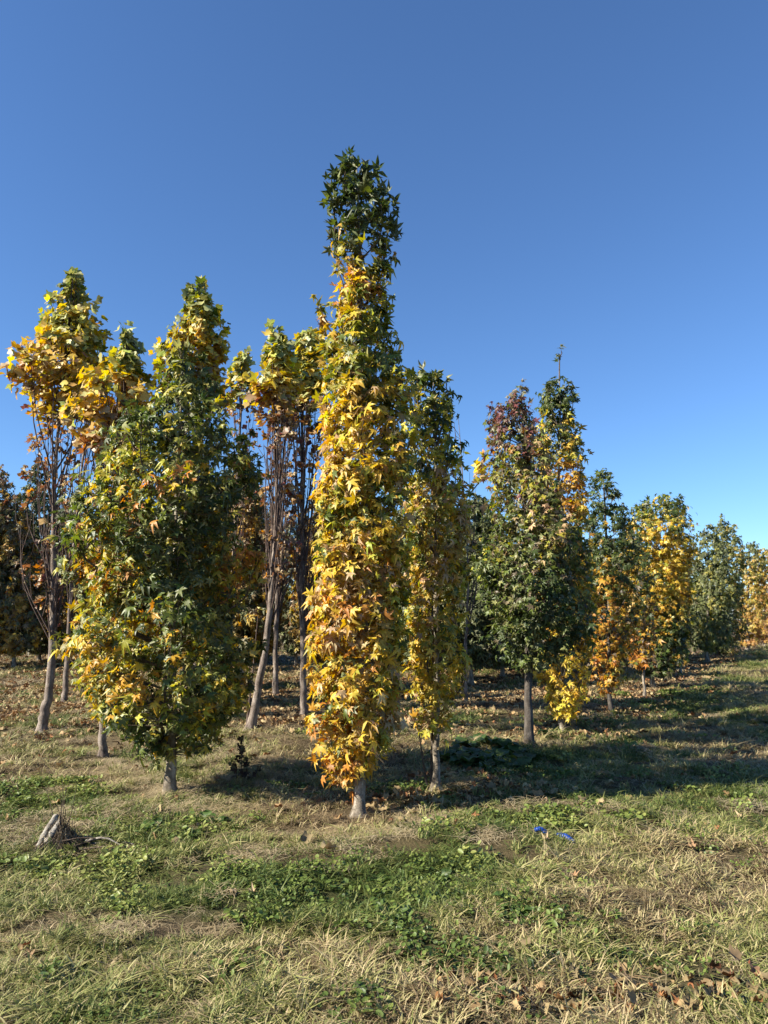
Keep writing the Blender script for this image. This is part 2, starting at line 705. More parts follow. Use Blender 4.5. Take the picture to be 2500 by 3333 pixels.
    if dead_z is not None:
        pd = np.clip((dead_z + .35 - P[:, 2]) / .7, 0, 1)
        isdead = r.uniform(0, 1, N_) < pd
    # orientation: blades face out and up, tips hang; near the top they stand
    up = np.array([0, 0, 1.0])
    stand = np.clip((zf - (1 - top_up)) / max(top_up, 1e-3), 0, 1)[:, None] if top_up else np.zeros((N_, 1))
    tipd = norm(outw * .75 - up * (.75 - 1.35 * stand) + D * .25 + r.normal(0, .55, (N_, 3)))
    nrm = norm(outw * .75 + up * .55 + SUNDIR * .25 + r.normal(0, .48, (N_, 3)))
    nrm = norm(nrm - tipd * (nrm * tipd).sum(1)[:, None])
    xax = np.cross(tipd, nrm)
    R3 = np.stack([xax, tipd, nrm], -1)
    S = size * r.normal(1, .24, N_).clip(.5, 1.6) * (1 + .25 * stand[:, 0])
    cn = Noise(seed + 9, .9)
    u = np.clip(.5 + .2 * cn(P * [1, 1, .8]) + .12 * Noise(seed + 10, 2.4)(P) + r.normal(0, .24, N_), 0, .999)
    C = zone_colors(zf, u, zones)
    if isdead.any():
        tab = np.array([PAL[c] for c in 'BBBTOBR'])
        C[isdead] = .92 * tab[r.randint(0, len(tab), isdead.sum())]
    C = C * r.normal(1, .16, (N_, 1)).clip(.6, 1.5) * r.normal(1, .05, (N_, 3))
    if kind == 'star':
        tpls = list(STAR_HI if hi else (STAR_LO if split else STAR_MIN))
        nb = len(tpls)
        var = r.randint(0, nb, N_)
        if hi:
            tpls += STAR_MIN
            hr = np.maximum(np.interp(P[:, 2], rz, (rr - rl) / 2), .1)
            inner = np.hypot(P[:, 0] - KC, P[:, 1]) < hr * r.uniform(.35, .95, N_)
            var[inner] = nb + r.randint(0, len(STAR_MIN), inner.sum())
            nb = len(tpls)
        if hi and top_up:
            tpls += STAR_TOP
            sel = stand[:, 0] > r.uniform(0, 1, N_)
            var[sel] = nb + r.randint(0, len(STAR_TOP), sel.sum())
    else:
        tpls = TULIP + DEAD
        var = r.randint(0, len(TULIP), N_)
        var[isdead] = len(TULIP) + r.randint(0, len(DEAD), isdead.sum())
        S[isdead] *= r.uniform(.5, .95, isdead.sum())
    # single leaves: the ones that show largest (outside, towards the camera)
    base3 = np.array([X0, Y0, Z0])
    single = np.zeros(N_, bool)
    if n_leaf:
        tc = norm(CAMP - base3 - P)
        h = np.maximum(np.interp(P[:, 2], rz, (rr - rl) / 2), .1)
        score = ((P - np.stack([KC, 0 * KC, P[:, 2]], -1)) * tc).sum(1) / h * .6 + S / size * .8 + (np.abs((nrm * tc).sum(1))) * .5
        score += r.normal(0, .25, N_)
        single[np.argsort(-score)[:min(n_leaf, N_ // 2)]] = True
    g = ~single
    V, T, CC = bake_leaves(P[g], R3[g], S[g], C[g], var[g], tpls)
    fo = bpy.data.objects.new('foliage', mesh_arrays('foliage', V, T, True, CC, M_LEAF))
    tag(link(fo, root), kind='stuff')
    for i in np.where(single)[0]:
        lo = bpy.data.objects.new('leaf', template_mesh(kind, int(var[i]), tpls[var[i]], M_LEAFO)
                                  if not (kind == 'star' and not hi) else template_mesh('starlow' if split else 'starmin', int(var[i]), tpls[var[i]], M_LEAFO))
        mt = Matrix(R3[i].tolist()).to_4x4()
        lo.matrix_local = Matrix.Translation(P[i]) @ mt @ Matrix.Scale(float(S[i]), 4)
        lo.color = (*C[i], 1)
        link(lo, root)
    V, Q = join(trunk_parts)
    me = mesh_arrays('trunk', V, Q, True, None, bark)
    link(bpy.data.objects.new('trunk', me), root)
    if split:
        for lp in limbs:
            V, Q = join(lp)
            link(bpy.data.objects.new('limb', mesh_arrays('limb', V, Q, True, None, twig_mat)), root)
    else:
        V, Q = join([b for lp in limbs for b in lp])
        link(tag(bpy.data.objects.new('branches', mesh_arrays('branches', V, Q, True, None, twig_mat)), kind='stuff'), root)
    return root


# ------------------------------------------------------------------ ground
def gauss(px, py, sx, sy=None, amp=1.0, rot=0.0):
    x, y = ground_at(px, py)
    return (x, y, sx, sy or sx, amp, rot)


ROWU = np.array([.5, .866])
ROWN = np.array([.866, -.5])


def field(spots, x, y):
    v = np.zeros_like(x)
    for (cx, cy, sx, sy, a, rot) in spots:
        dx, dy = x - cx, y - cy
        c, s = math.cos(rot), math.sin(rot)
        u, w_ = dx * c + dy * s, -dx * s + dy * c
        v = np.maximum(v, a * np.exp(-(u / sx) ** 2 - (w_ / sy) ** 2))
    return v


LUSH = [gauss(400, 1790, .45, .3), gauss(250, 1880, .5, .35, .8), gauss(560, 1905, .7, .25, .9), gauss(820, 1915, .55, .22, 1), gauss(980, 1885, .6, .25, 1),
        gauss(1090, 1800, .5, .3, 1.), gauss(690, 1705, .8, .3, .8), gauss(460, 1965, .45, .25, .7), gauss(740, 1985, .55, .25, .8), gauss(60, 1710, .7, .6, .8),
        gauss(150, 1870, .6, .3, .7), gauss(1060, 1650, .7, .35, 1), gauss(1040, 1580, .8, .5, .7), gauss(1180, 1690, .8, .35, .6), gauss(500, 2060, .3, .15, .6),
        gauss(1110, 1985, .3, .15, .7), gauss(300, 2050, .3, .2, .6), gauss(1300, 2060, .3, .2, .5), gauss(1000, 2080, .5, .15, .5), gauss(1440, 1510, 2, 1, .8, .5),
        gauss(1240, 1560, .7, .5, .6), gauss(620, 1940, .8, .3, .7), gauss(340, 1930, .5, .25, .7), gauss(1050, 1930, .4, .2, .8), gauss(120, 2060, .7, .3, .35), gauss(700, 2120, .5, .2, .4), gauss(300, 2180, .6, .2, .35), gauss(1400, 1880, .5, .3, .3), gauss(850, 2040, .4, .2, .5)]
STRAWF = [gauss(740, 1800, .75, .28), gauss(900, 1790, .6, .25, .9), gauss(430, 1690, 1.0, .45, 1), gauss(240, 1660, .9, .5, .9), gauss(600, 1650, .9, .6, .7),
          gauss(60, 1800, .6, .35, .7), gauss(1290, 1600, 1, .6, .7), gauss(330, 2010, .35, .15, .6), gauss(1440, 1960, .3, .12, .4), gauss(320, 1600, 1.4, .7, .7), gauss(640, 1820, .6, .2, .7), gauss(430, 1740, .7, .3, .8)]
LITTER = [gauss(950, 1735, .75, .3, 1), gauss(1080, 1730, .7, .25, 1), gauss(840, 1740, .4, .2, .8), gauss(580, 1555, 1.6, 1.0, .8), gauss(1080, 1500, 2.2, 2.2, .9),
          gauss(1230, 1590, .9, .5, .8), gauss(1330, 1545, 1.0, .6, .7), gauss(760, 1560, 1.5, 1.5, .7), gauss(420, 1560, 1.6, .8, .6), gauss(130, 1540, 1.4, .5, .5),
          gauss(1000, 1690, .5, .25, .8), gauss(1420, 1495, 1, .8, .5)]
BARE = [gauss(1600, 1645, 1.2, .5, .9), gauss(340, 2010, .3, .14, .9), gauss(760, 1770, .35, .14, .5), gauss(1090, 1520, 1.4, .8, .7), gauss(560, 1560, 1.4, .8, .6),
        gauss(530, 1890, .2, .06, .6), gauss(450, 1880, .16, .06, .5), gauss(1640, 1900, .3, .3, .4), gauss(1440, 1965, .2, .1, .5), gauss(740, 1545, 1.2, .8, .5)]
_pn = Noise(31, .55, 14)
_pn2 = Noise(32, 1.7, 14)


def strip(x, y):
    """herbicide strip along every tree row (rows 2 m apart)"""
    s = (x + .21) * ROWN[0] + (y - 6.3) * ROWN[1]
    k = np.round(s / 2.0)
    d = np.abs(s - k * 2.0)
    inside = (k <= 0)
    return np.where(inside, np.clip(1.25 - d / .55, 0, 1), 0), inside


def patches(x, y):
    P = np.stack([x, y, 0 * x], -1)
    wob = .45 * _pn(P) + .35 * _pn2(P)
    st, inside = strip(x, y)
    far = np.clip((np.hypot(x, y) - 9) / 6, 0, 1)
    lush = field(LUSH, x, y) * (1 + .5 * wob) + .18 * wob
    straw = np.maximum(field(STRAWF, x, y), st * .55 * (.3 + .7 * far)) * (1 + .4 * wob)
    lit = np.maximum(field(LITTER, x, y), (.35 + .65 * st) * inside * far * .95) * (1 + .5 * wob)
    bare = field(BARE, x, y) * (1 + .5 * wob)
    return [np.clip(v, 0, 1) for v in (lush, straw, lit, bare)]


def ground_mesh():
    def axis(a, b, fine, k, n):
        t = np.linspace(-1, 1, n)
        return np.sinh(t * k) / math.sinh(k)
    xs = axis(0, 0, 0, 6.2, 291) * 600
    ys = axis(0, 0, 0, 6.2, 291) * 600 + 5
    Xg, Yg = np.meshgrid(xs, ys)
    Zg = hgt(Xg, Yg)
    V = np.stack([Xg, Yg, Zg], -1).reshape(-1, 3)
    n, m = Xg.shape
    idx = np.arange(n * m).reshape(n, m)
    Q = np.stack([idx[:-1, :-1], idx[:-1, 1:], idx[1:, 1:], idx[1:, :-1]], -1).reshape(-1, 4)
    lu, st, li, ba = patches(V[:, 0], V[:, 1])
    return mesh_arrays('ground', V, Q, True, None, None, dict(lush=lu, straw=st, litter=li, bare=ba))


def ground_material():
    m, t, N, L = new_mat('ground_soil')
    out = N.new('ShaderNodeOutputMaterial')
    pb = N.new('ShaderNodeBsdfPrincipled')
    pb.inputs['Roughness'].default_value = .95
    pb.inputs['Specular IOR Level'].default_value = .1
    geo = N.new('ShaderNodeNewGeometry')

    def noise(s, d=5, ro=.6):
        n = N.new('ShaderNodeTexNoise')
        n.inputs['Scale'].default_value = s
        n.inputs['Detail'].default_value = d
        n.inputs['Roughness'].default_value = ro
        L.new(geo.outputs['Position'], n.inputs['Vector'])
        return n

    def mix(fac, a, b):
        x = N.new('ShaderNodeMix')
        x.data_type = 'RGBA'
        for v, s in ((fac, 0), (a, 6), (b, 7)):
            if isinstance(v, tuple):
                x.inputs[s].default_value = (*[.72 * q for q in v], 1)
            elif isinstance(v, float):
                x.inputs[s].default_value = v
            else:
                L.new(v, x.inputs[s])
        return x.outputs[2]

    def ramp(fac, lo, hi_):
        r_ = N.new('ShaderNodeMapRange')
        r_.inputs[1].default_value, r_.inputs[2].default_value = lo, hi_
        L.new(fac, r_.inputs[0])
        return r_.outputs[0]

    def attr(nm):
        a = N.new('ShaderNodeAttribute')
        a.attribute_name = nm
        return a.outputs['Fac']
    n1, n2, n3 = noise(9), noise(60, 4, .7), noise(1.3, 3)
    turf = mix(ramp(n1.outputs['Fac'], .35, .65), (.055, .05, .024), (.14, .11, .055))
    turf = mix(ramp(n2.outputs['Fac'], .4, .7), turf, (.2, .15, .08))
    soil = mix(ramp(n2.outputs['Fac'], .35, .65), (.075, .05, .032), (.17, .12, .08))
    strw = mix(ramp(n2.outputs['Fac'], .35, .6), (.13, .095, .055), (.36, .285, .165))
    gr = mix(ramp(n1.outputs['Fac'], .3, .7), (.035, .05, .016), (.085, .10, .03))
    lit = mix(ramp(n2.outputs['Fac'], .35, .65), (.06, .036, .024), (.21, .125, .07))
    c = mix(attr('lush'), turf, gr)
    c = mix(attr('straw'), c, strw)
    c = mix(attr('litter'), c, lit)
    c = mix(attr('bare'), c, soil)
    L.new(c, pb.inputs['Base Color'])
    bp = N.new('ShaderNodeBump')
    bp.inputs['Strength'].default_value = .9
    bp.inputs['Distance'].default_value = .03
    L.new(n2.outputs['Fac'], bp.inputs['Height'])
    L.new(bp.outputs[0], pb.inputs['Normal'])
    L.new(pb.outputs[0], out.inputs[0])
    return m


gm = ground_mesh()
gm.materials.append(ground_material())
ground = link(bpy.data.objects.new('ground', gm))
tag(ground, 'mown orchard ground of thin turf, thatch and bare soil', 'ground', kind='structure')

# ------------------------------------------------------------------ scattering
PROTO = {}


def proto_collection(name, meshes):
    c = bpy.data.collections.new(name)
    for i, me in enumerate(meshes):
        o = bpy.data.objects.new('%s_%02d' % (name, i), me)
        c.objects.link(o)
    return c


def scatter(name, label, cat, coll, P, rot, scl, idx, green):
    me = bpy.data.meshes.new(name)
    n = len(P)
    me.vertices.add(n)
    me.vertices.foreach_set('co', np.ascontiguousarray(P, np.float32).ravel())
    a = me.attributes.new('rot', 'FLOAT_VECTOR', 'POINT')
    a.data.foreach_set('vector', np.ascontiguousarray(rot, np.float32).ravel())
    a = me.attributes.new('scl', 'FLOAT', 'POINT')
    a.data.foreach_set('value', np.ascontiguousarray(scl, np.float32))
    a = me.attributes.new('green', 'FLOAT', 'POINT')
    a.data.foreach_set('value', np.ascontiguousarray(green, np.float32))
    a = me.attributes.new('idx', 'INT', 'POINT')
    a.data.foreach_set('value', np.ascontiguousarray(idx, np.int32))
    o = link(bpy.data.objects.new(name, me))
    tag(o, label, cat, kind='stuff')
    ng = bpy.data.node_groups.new(name + '_scatter', 'GeometryNodeTree')
    ng.interface.new_socket('Geometry', in_out='INPUT', socket_type='NodeSocketGeometry')
    ng.interface.new_socket('Geometry', in_out='OUTPUT', socket_type='NodeSocketGeometry')
    N, L = ng.nodes, ng.links
    gi, go = N.new('NodeGroupInput'), N.new('NodeGroupOutput')
    ip = N.new('GeometryNodeInstanceOnPoints')
    ci = N.new('GeometryNodeCollectionInfo')
    ci.inputs['Collection'].default_value = coll
    ci.inputs['Separate Children'].default_value = True
    ci.inputs['Reset Children'].default_value = True

    def named(nm, ty):
        x = N.new('GeometryNodeInputNamedAttribute')
        x.data_type = ty
        x.inputs['Name'].default_value = nm
        return x.outputs['Attribute']
    L.new(gi.outputs[0], ip.inputs['Points'])
    L.new(ci.outputs[0], ip.inputs['Instance'])
    ip.inputs['Pick Instance'].default_value = True
    L.new(named('idx', 'INT'), ip.inputs['Instance Index'])
    L.new(named('rot', 'FLOAT_VECTOR'), ip.inputs['Rotation'])
    L.new(named('scl', 'FLOAT'), ip.inputs['Scale'])
    L.new(ip.outputs[0], go.inputs[0])
    md = o.modifiers.new('scatter', 'NODES')
    md.node_group = ng
    return o


def blades(seed, n, spread, length, width, lean, mat, flat=0.0, clump=1):
    r = RS(seed)
    ang = r.uniform(0, 2 * math.pi, n)
    rad = spread * np.sqrt(r.uniform(0, 1, n))
    ctr = np.stack([rad * np.cos(ang), rad * np.sin(ang), np.zeros(n)], -1)
    if clump > 1:
        cc = ctr[:clump]
        ctr = cc[r.randint(0, clump, n)] + np.c_[r.normal(0, spread * .12, (n, 2)), np.zeros(n)]
    L = length * r.uniform(.5, 1.25, n)
    da = r.uniform(0, 2 * math.pi, n)
    d = np.stack([np.cos(da), np.sin(da), np.zeros(n)], -1)
    ln = lean * r.uniform(.3, 1.5, n)
    up = np.array([0, 0, 1.0])
    side = np.stack([-np.sin(da + r.normal(0, .5, n)), np.cos(da), np.zeros(n)], -1)
    Vs, bl = [], []
    b = r.uniform(0, 1, n)
    for t, wf in ((0, .8), (.4, 1.0), (.75, .7), (1.0, .08)):
        if flat:
            c = ctr + d * (L * (t - .5))[:, None] + up * (flat * (r.uniform(0, 1, n) * .4 + .6 * np.sin(ang * 3 + t * 2) ** 2))[:, None]
        else:
            hx = L * ln * t ** 1.8
            hz = L * (t - .35 * np.minimum(ln, 1.6) * t ** 2.4)
            c = ctr + d * hx[:, None] + up * hz[:, None]
        wv = side * (width * wf * .5)
        Vs += [c - wv, c + wv]
        bl += [b, b]
    V = np.stack(Vs, 1)
    k = V.shape[1]
    Q = np.array([(0, 1, 3, 2), (2, 3, 5, 4), (4, 5, 7, 6)])
    F = (Q[None] + (np.arange(n) * k)[:, None, None]).reshape(-1, 4)
    return mesh_arrays('tuft', V.reshape(-1, 3), F, True, None, mat, dict(bl=np.repeat(b, k)))


def rosette(seed, n, spread, size, stalk, mat, aspect=1.0):
    """round or oval leaflets on short stalks: clover and low broadleaf weeds"""
    r = RS(seed)
    Vs, Fs, bl, off = [], [], [], 0
    oct_ = np.array([(0, -.5), (.36, -.32), (.5, .05), (.34, .38), (0, .5), (-.34, .38), (-.5, .05), (-.36, -.32)])
    for i in range(n):
        a = r.uniform(0, 6.28)
        rd = spread * math.sqrt(r.uniform(0, 1))
        h = stalk * r.uniform(.4, 1.2)
        s = size * r.uniform(.6, 1.3)
        nn = norm(np.array([r.normal(0, .45), r.normal(0, .45), 1.0]))
        t = norm(np.cross(nn, [math.sin(a), math.cos(a), .1]))
        u = np.cross(nn, t)
        c = np.array([rd * math.cos(a), rd * math.sin(a), h])
        P = c + s * (oct_[:, :1] * t + oct_[:, 1:] * aspect * u) + nn * (np.abs(oct_[:, :1]) * s * .35)
        P = np.vstack([P, c - nn * s * .03])
        Vs.append(P)
        Fs.append(np.array([(j, (j + 1) % 8, 8) for j in range(8)]) + off)
        bl.append(np.full(9, r.uniform()))
        off += 9
    return mesh_arrays('rosette', np.concatenate(Vs), np.concatenate(Fs), True, None, mat, dict(bl=np.concatenate(bl)))


M_TURF = blade_material('turf_blades', [(0, (.16, .105, .055)), (.1, (.36, .26, .14)), (.2, (.54, .43, .24)), (.34, (.47, .41, .19)), (.52, (.31, .31, .10)), (.72, (.17, .205, .05)), (1, (.07, .115, .025))])
M_WEED = blade_material('weed_leaves', [(0, (.34, .36, .10)), (.35, (.21, .27, .06)), (.65, (.125, .185, .04)), (1, (.06, .105, .025))], rough=.45, trans=.3)
M_STRAW = blade_material('straw', [(0, (.17, .115, .065)), (.3, (.36, .27, .15)), (.7, (.52, .42, .25)), (1, (.60, .50, .32))], rough=.6, trans=.1)

turf_c = proto_collection('turf_tuft', [blades(100 + i, 44, .085, .046 + .012 * (i % 3), .0052, 1.0 + .35 * (i % 4), M_TURF, clump=5) for i in range(8)])
tall_c = proto_collection('tall_tuft', [blades(120 + i, 24, .05, .15, .0042, .9, M_TURF, clump=3) for i in range(4)])
clov_c = proto_collection('weed_rosette', [rosette(140 + i, 40, .095, .019, .045, M_WEED, 1.0 + .3 * (i % 3)) for i in range(6)])
strw_c = proto_collection('straw_bundle', [blades(160 + i, 40, .12, .15, .003, .8, M_STRAW, flat=.03) for i in range(6)])


def sample(seed, y0, y1, dens, margin=1.0):
    """random ground points between two distances, wider than the view"""
    r = RS(seed)
    wmax = .56 * y1 + margin
    n = int(2 * wmax * (y1 - y0) * dens)
    x = r.uniform(-wmax, wmax, n)
    y = r.uniform(y0, y1, n)
    k = np.abs(x) < .56 * y + margin
    return x[k], y[k], r


_gx = Noise(41, .35, 12)


def lay(name, label, cat, coll, nproto, bands, weight, green, smin=.8, smax=1.3, tilt=.18, zoff=-.004):
    X, Y, S, K, G, RT = [], [], [], [], [], []
    for b, (y0, y1, dens, sc) in enumerate(bands):
        x, y, r = sample(sum(map(ord, name)) + b, y0, y1, dens)
        pt = patches(x, y)
        wv = weight(x, y, *pt)
        k = r.uniform(0, 1, len(x)) < wv
        x, y = x[k], y[k]
        pt = [p[k] for p in pt]
        X.append(x)
        Y.append(y)
        n = len(x)
        S.append(sc * r.uniform(smin, smax, n))
        K.append(r.randint(0, nproto, n))
        G.append(np.clip(green(x, y, *pt) + r.normal(0, .12, n), 0, 1))
        RT.append(np.stack([r.normal(0, tilt, n), r.normal(0, tilt, n), r.uniform(0, 6.28, n)], -1))
    X, Y = np.concatenate(X), np.concatenate(Y)
    P = np.stack([X, Y, hgt(X, Y) + zoff], -1)
    pass
    return scatter(name, label, cat, coll, P, np.concatenate(RT), np.concatenate(S), np.concatenate(K), np.concatenate(G))


def nn2(x, y):
    return _gx(np.stack([x, y, 0 * x + 3.3], -1))


def aisle(x, y):
    """how far out in the open mown aisle on the right a point lies"""
    s = (x + .21) * ROWN[0] + (y - 6.3) * ROWN[1]
    return np.clip(s / 1.2, 0, 1)


_gd = Noise(43, 1.1, 14)


def thin(x, y):
    return np.clip(.62 + .5 * _gd(np.stack([x, y, 0 * x], -1)), .1, 1)


def block(x, y):
    s_ = (x + .21) * ROWN[0] + (y - 6.3) * ROWN[1]
    return np.clip((.5 - s_) / .6, 0, 1) * np.clip((y - 5.6) / 1.0, 0, 1)


lay('turf_grass', 'short mown turf of mixed straw and green blades', 'grass', turf_c, 8,
    [(1.2, 4.6, 560, .95), (4.6, 8, 330, 1.1), (8, 14, 120, 1.4), (14, 26, 38, 1.9), (26, 60, 8, 2.6)],
    lambda x, y, lu, st, li, ba: np.clip(1 - .7 * st - .8 * li - .9 * ba - .3 * lu, .04, 1) * thin(x, y) * (1 - .45 * block(x, y)),
    lambda x, y, lu, st, li, ba: .47 + .40 * lu + .28 * nn2(x, y) + .1 * _gd(np.stack([x, y, 0 * x + 9], -1)) - .12 * st + .04 * aisle(x, y))
lay('tall_grass', 'scattered taller grass tufts in the turf', 'grass', tall_c, 4,
    [(1.2, 8, 9, .6), (8, 20, 5, 1.0)],
    lambda x, y, lu, st, li, ba: np.clip(.25 + .6 * lu + .35 * st - .5 * li, .05, 1),
    lambda x, y, lu, st, li, ba: .35 + .45 * lu - .25 * st)
lay('low_weeds', 'low green clover and broadleaf weeds among the grass', 'weeds', clov_c, 6,
    [(1.2, 5, 170, .9), (5, 9, 130, 1.1), (9, 18, 35, 1.5)],
    lambda x, y, lu, st, li, ba: np.clip(1.1 * lu ** 1.4 + .05 - .3 * st, 0, 1) * thin(y, x),
    lambda x, y, lu, st, li, ba: .3 + .25 * lu + .3 * nn2(y, x))
lay('straw_thatch', 'pale dead straw lying over the soil round the trunks', 'straw', strw_c, 6,
    [(1.2, 5, 90, .75), (5, 9, 110, .95), (9, 18, 34, 1.35), (18, 32, 8, 2)],
    lambda x, y, lu, st, li, ba: np.clip(.28 * (1 - lu) + .9 * st + .25 * block(x, y) - .3 * li, .02, 1) * thin(x, -y),
    lambda x, y, lu, st, li, ba: .4 + .2 * st + .3 * nn2(x, y), tilt=.06, zoff=.012)

M_LIT = []
for i, c in enumerate([(.27, .15, .075), (.40, .25, .125), (.17, .09, .05), (.50, .35, .19), (.32, .15, .07)]):
    m = leaf_material('litter_leaf_%d' % i, 'attr', rough=.75, trans=.1, spots=.4, spec=.15)
    M_LIT.append((m, c))


def litter_mesh(i):
    m, c = M_LIT[i % 5]
    r = RS(300 + i)
    if i % 2:
        V, T, sh = dead_leaf(60 + i)
    else:
        V, T, sh = star_leaf(True, r.uniform(-1, 1.2), .5, 70 + i)
        V = V.copy()
        V[:, 2] += .25 * np.sin(V[:, 0] * 7 + i)
    return mesh_arrays('litter_leaf', V * .13 + [0, 0, .006], T, True, ALB * np.array(c)[None] * sh[:, None], m)


lit_c = proto_collection('litter', [litter_mesh(i) for i in range(10)])
lay('leaf_litter', 'brown fallen leaf litter under the tree rows', 'leaf litter', lit_c, 10,
    [(4.5, 9, 230, .8), (9, 18, 150, .85), (18, 34, 40, 1.1)],
    lambda x, y, lu, st, li, ba: np.clip(li ** 1.2 * 1.3 + .014, 0, 1) * np.clip((y - 4.8) / .6, 0, 1),
    lambda x, y, lu, st, li, ba: .5 + 0 * x, smin=.55, smax=1.2, tilt=.35, zoff=.03)

# ------------------------------------------------------------------ trees
make_tree('sweetgum_tree', 'tall slender golden sweetgum with a dark green leafy top',
          [(340, 755, 782), (372, 722, 812), (420, 716, 848), (470, 716, 852), (530, 720, 848), (575, 738, 838), (595, 745, 825), (650, 728, 840), (700, 712, 846), (760, 695, 868),
           (850, 690, 884), (950, 690, 884), (1050, 690, 880), (1150, 684, 880), (1250, 686, 880), (1350, 682, 876), (1450, 676, 872), (1550, 678, 866), (1600, 684, 848), (1640, 692, 825), (1668, 705, 785)],
          [(775, 1765), (777, 1690), (783, 1500), (787, 1200), (786, 900), (780, 650), (770, 350)], .052,
          [(0, 'OAAYYYyyT'), (.2, 'gyyYYYYATAOT'), (.5, 'ggyyYYYTAL'), (.68, 'ggyyyYYTA'), (.76, 'GgyyYYO'), (.82, 'GGGgyyA'), (.88, 'GGGGGg'), (1, 'GGGGgp')],
          11, size=.125, density=3900, n_limb=34, upsweep=1.5, top_up=.22, top_thin=(.8, .32), lumps=.22, limb_r=.011,
          shoots=[((705, 760), (690, 648), .05), ((735, 600), (724, 385), .05), ((770, 560), (766, 342), .05), ((820, 600), (840, 442), .05)])
make_tree('sweetgum_tree', 'broad green sweetgum with yellow leaves low on one side, branching almost to the ground',
          [(745, 378, 412), (790, 352, 440), (850, 340, 462), (900, 300, 485), (950, 278, 518), (1000, 258, 552), (1060, 218, 560), (1120, 205, 556), (1200, 168, 560), (1300, 145, 556),
           (1400, 140, 552), (1450, 152, 552), (1500, 175, 545), (1540, 215, 525), (1580, 280, 490), (1612, 320, 470)],
          [(368, 1712), (370, 1600), (374, 1400), (384, 1100), (398, 750)], .052,
          [(0, 'GggpyyYA'), (.2, 'GGggpyyYA'), (.5, 'GGGggpgyyYO'), (.75, 'GGGggpgyy'), (.9, 'GGGgpy'), (1, 'GGgpp')],
          212, size=.125, density=1600, n_limb=46, upsweep=.85, sprawl=.55, limb_r=.014, top_up=.1, lumps=.5,
          shoots=[((385, 860), (392, 748), .06), ((310, 1000), (300, 905), .07), ((530, 1050), (520, 930), .08), ((215, 1150), (172, 1075), .07), ((185, 1320), (146, 1235), .07), ((175, 1440), (132, 1385), .08),
                  ((190, 1500), (165, 1480), .08), ((300, 1560), (262, 1545), .07), ((520, 1300), (568, 1200), .07), ((500, 1420), (572, 1395), .07), ((440, 1560), (470, 1610), .06), ((350, 1600), (340, 1650), .04), ((455, 900), (470, 830), .06), ((240, 1100), (228, 1045), .06)])
make_tree('sweetgum_tree', 'slim yellow sweetgum with twin pale stems standing in brown leaf litter',
          [(812, 900, 952), (850, 890, 972), (900, 888, 972), (950, 884, 985), (1000, 880, 996), (1100, 874, 1012), (1200, 874, 1010), (1300, 876, 1000), (1400, 878, 996), (1490, 886, 988), (1540, 900, 976), (1570, 914, 958)],
          [(940, 1715), (942, 1600), (943, 1300), (940, 1000), (936, 812)], .034,
          [(0, 'YYYyAyT'), (.2, 'YyYyYAT'), (.45, 'ggyyYTA'), (.65, 'ggyyyYT'), (.8, 'GGGgyL'), (1, 'GGGGg')],
          13, widen=1.1, size=.112, density=3900, n_limb=26, upsweep=1.6, stems=[[(932, 1717), (934, 1600), (936, 1400), (930, 1150)], [(925, 1712), (915, 1650), (905, 1580)]],
          shoots=[((905, 890), (900, 812), .05), ((960, 900), (962, 828), .05)], top_up=.1)
make_tree('sweetgum_tree', 'dark green sweetgum with maroon upper shoots and a bare dark trunk rising from green weeds',
          [(860, 1085, 1130), (900, 1062, 1150), (950, 1058, 1165), (1000, 1056, 1180), (1050, 1062, 1205), (1100, 1068, 1232), (1150, 1060, 1248), (1200, 1052, 1258), (1250, 1050, 1262), (1300, 1052, 1264), (1350, 1064, 1255), (1400, 1085, 1235), (1430, 1110, 1210)],
          [(1146, 1615), (1143, 1500), (1142, 1300), (1136, 1100), (1125, 840)], .058,
          [(0, 'GGGggp'), (.3, 'GGGggmp'), (.5, 'GgggmypT'), (.75, 'GggmyyTRp'), (.88, 'gmRRmO'), (1, 'RRmgm')],
          14, widen=1.06, size=.115, density=2600, n_limb=38, upsweep=1.0, bark=M_BARK_D, limb_r=.014, shoots=[((1075, 980), (1064, 868), .05), ((1128, 930), (1124, 832), .04), ((1092, 1000), (1085, 905), .05)], lumps=.45)
make_tree('sweetgum_tree', 'sweetgum with glowing yellow lowest branches and a lone drooping leaf tuft at its tip',
          [(822, 1176, 1235), (870, 1172, 1240), (920, 1164, 1250), (970, 1162, 1262), (1050, 1162, 1266), (1150, 1162, 1272), (1250, 1162, 1274), (1400, 1158, 1268), (1450, 1158, 1270), (1500, 1172, 1262), (1540, 1192, 1245)],
          [(1220, 1580), (1213, 1550), (1210, 1400), (1208, 1100), (1208, 765)], .055,
          [(0, 'LLLLYYA'), (.12, 'LLYYYA'), (.3, 'yYYAAg'), (.6, 'gyYAAAO'), (.8, 'ggyYAA'), (.92, 'GGgg'), (1, 'GGGg')],
          15, widen=1.08, size=.12, density=2400, n_limb=32, upsweep=1.3, shoots=[((1208, 776), (1208, 762), .06), ((1185, 900), (1182, 830), .05)])
make_tree('sweetgum_tree', 'narrow sweetgum with a dark green spire over dull orange lower leaves',
          [(1012, 1292, 1312), (1040, 1283, 1328), (1080, 1278, 1342), (1130, 1274, 1355), (1200, 1274, 1362), (1300, 1276, 1362), (1400, 1280, 1358), (1450, 1288, 1348), (1490, 1302, 1338)],
          [(1322, 1535), (1316, 1480), (1314, 1300), (1306, 1100), (1302, 1015)], .045,
          [(0, 'gYAOAm'), (.35, 'GmAAOg'), (.6, 'GGgA'), (.8, 'GGGg'), (1, 'GGGg')], 16, widen=1.22, size=.14, density=1700, n_limb=24, n_leaf=150, hi=False, bark=M_BARK_D, upsweep=1.2)
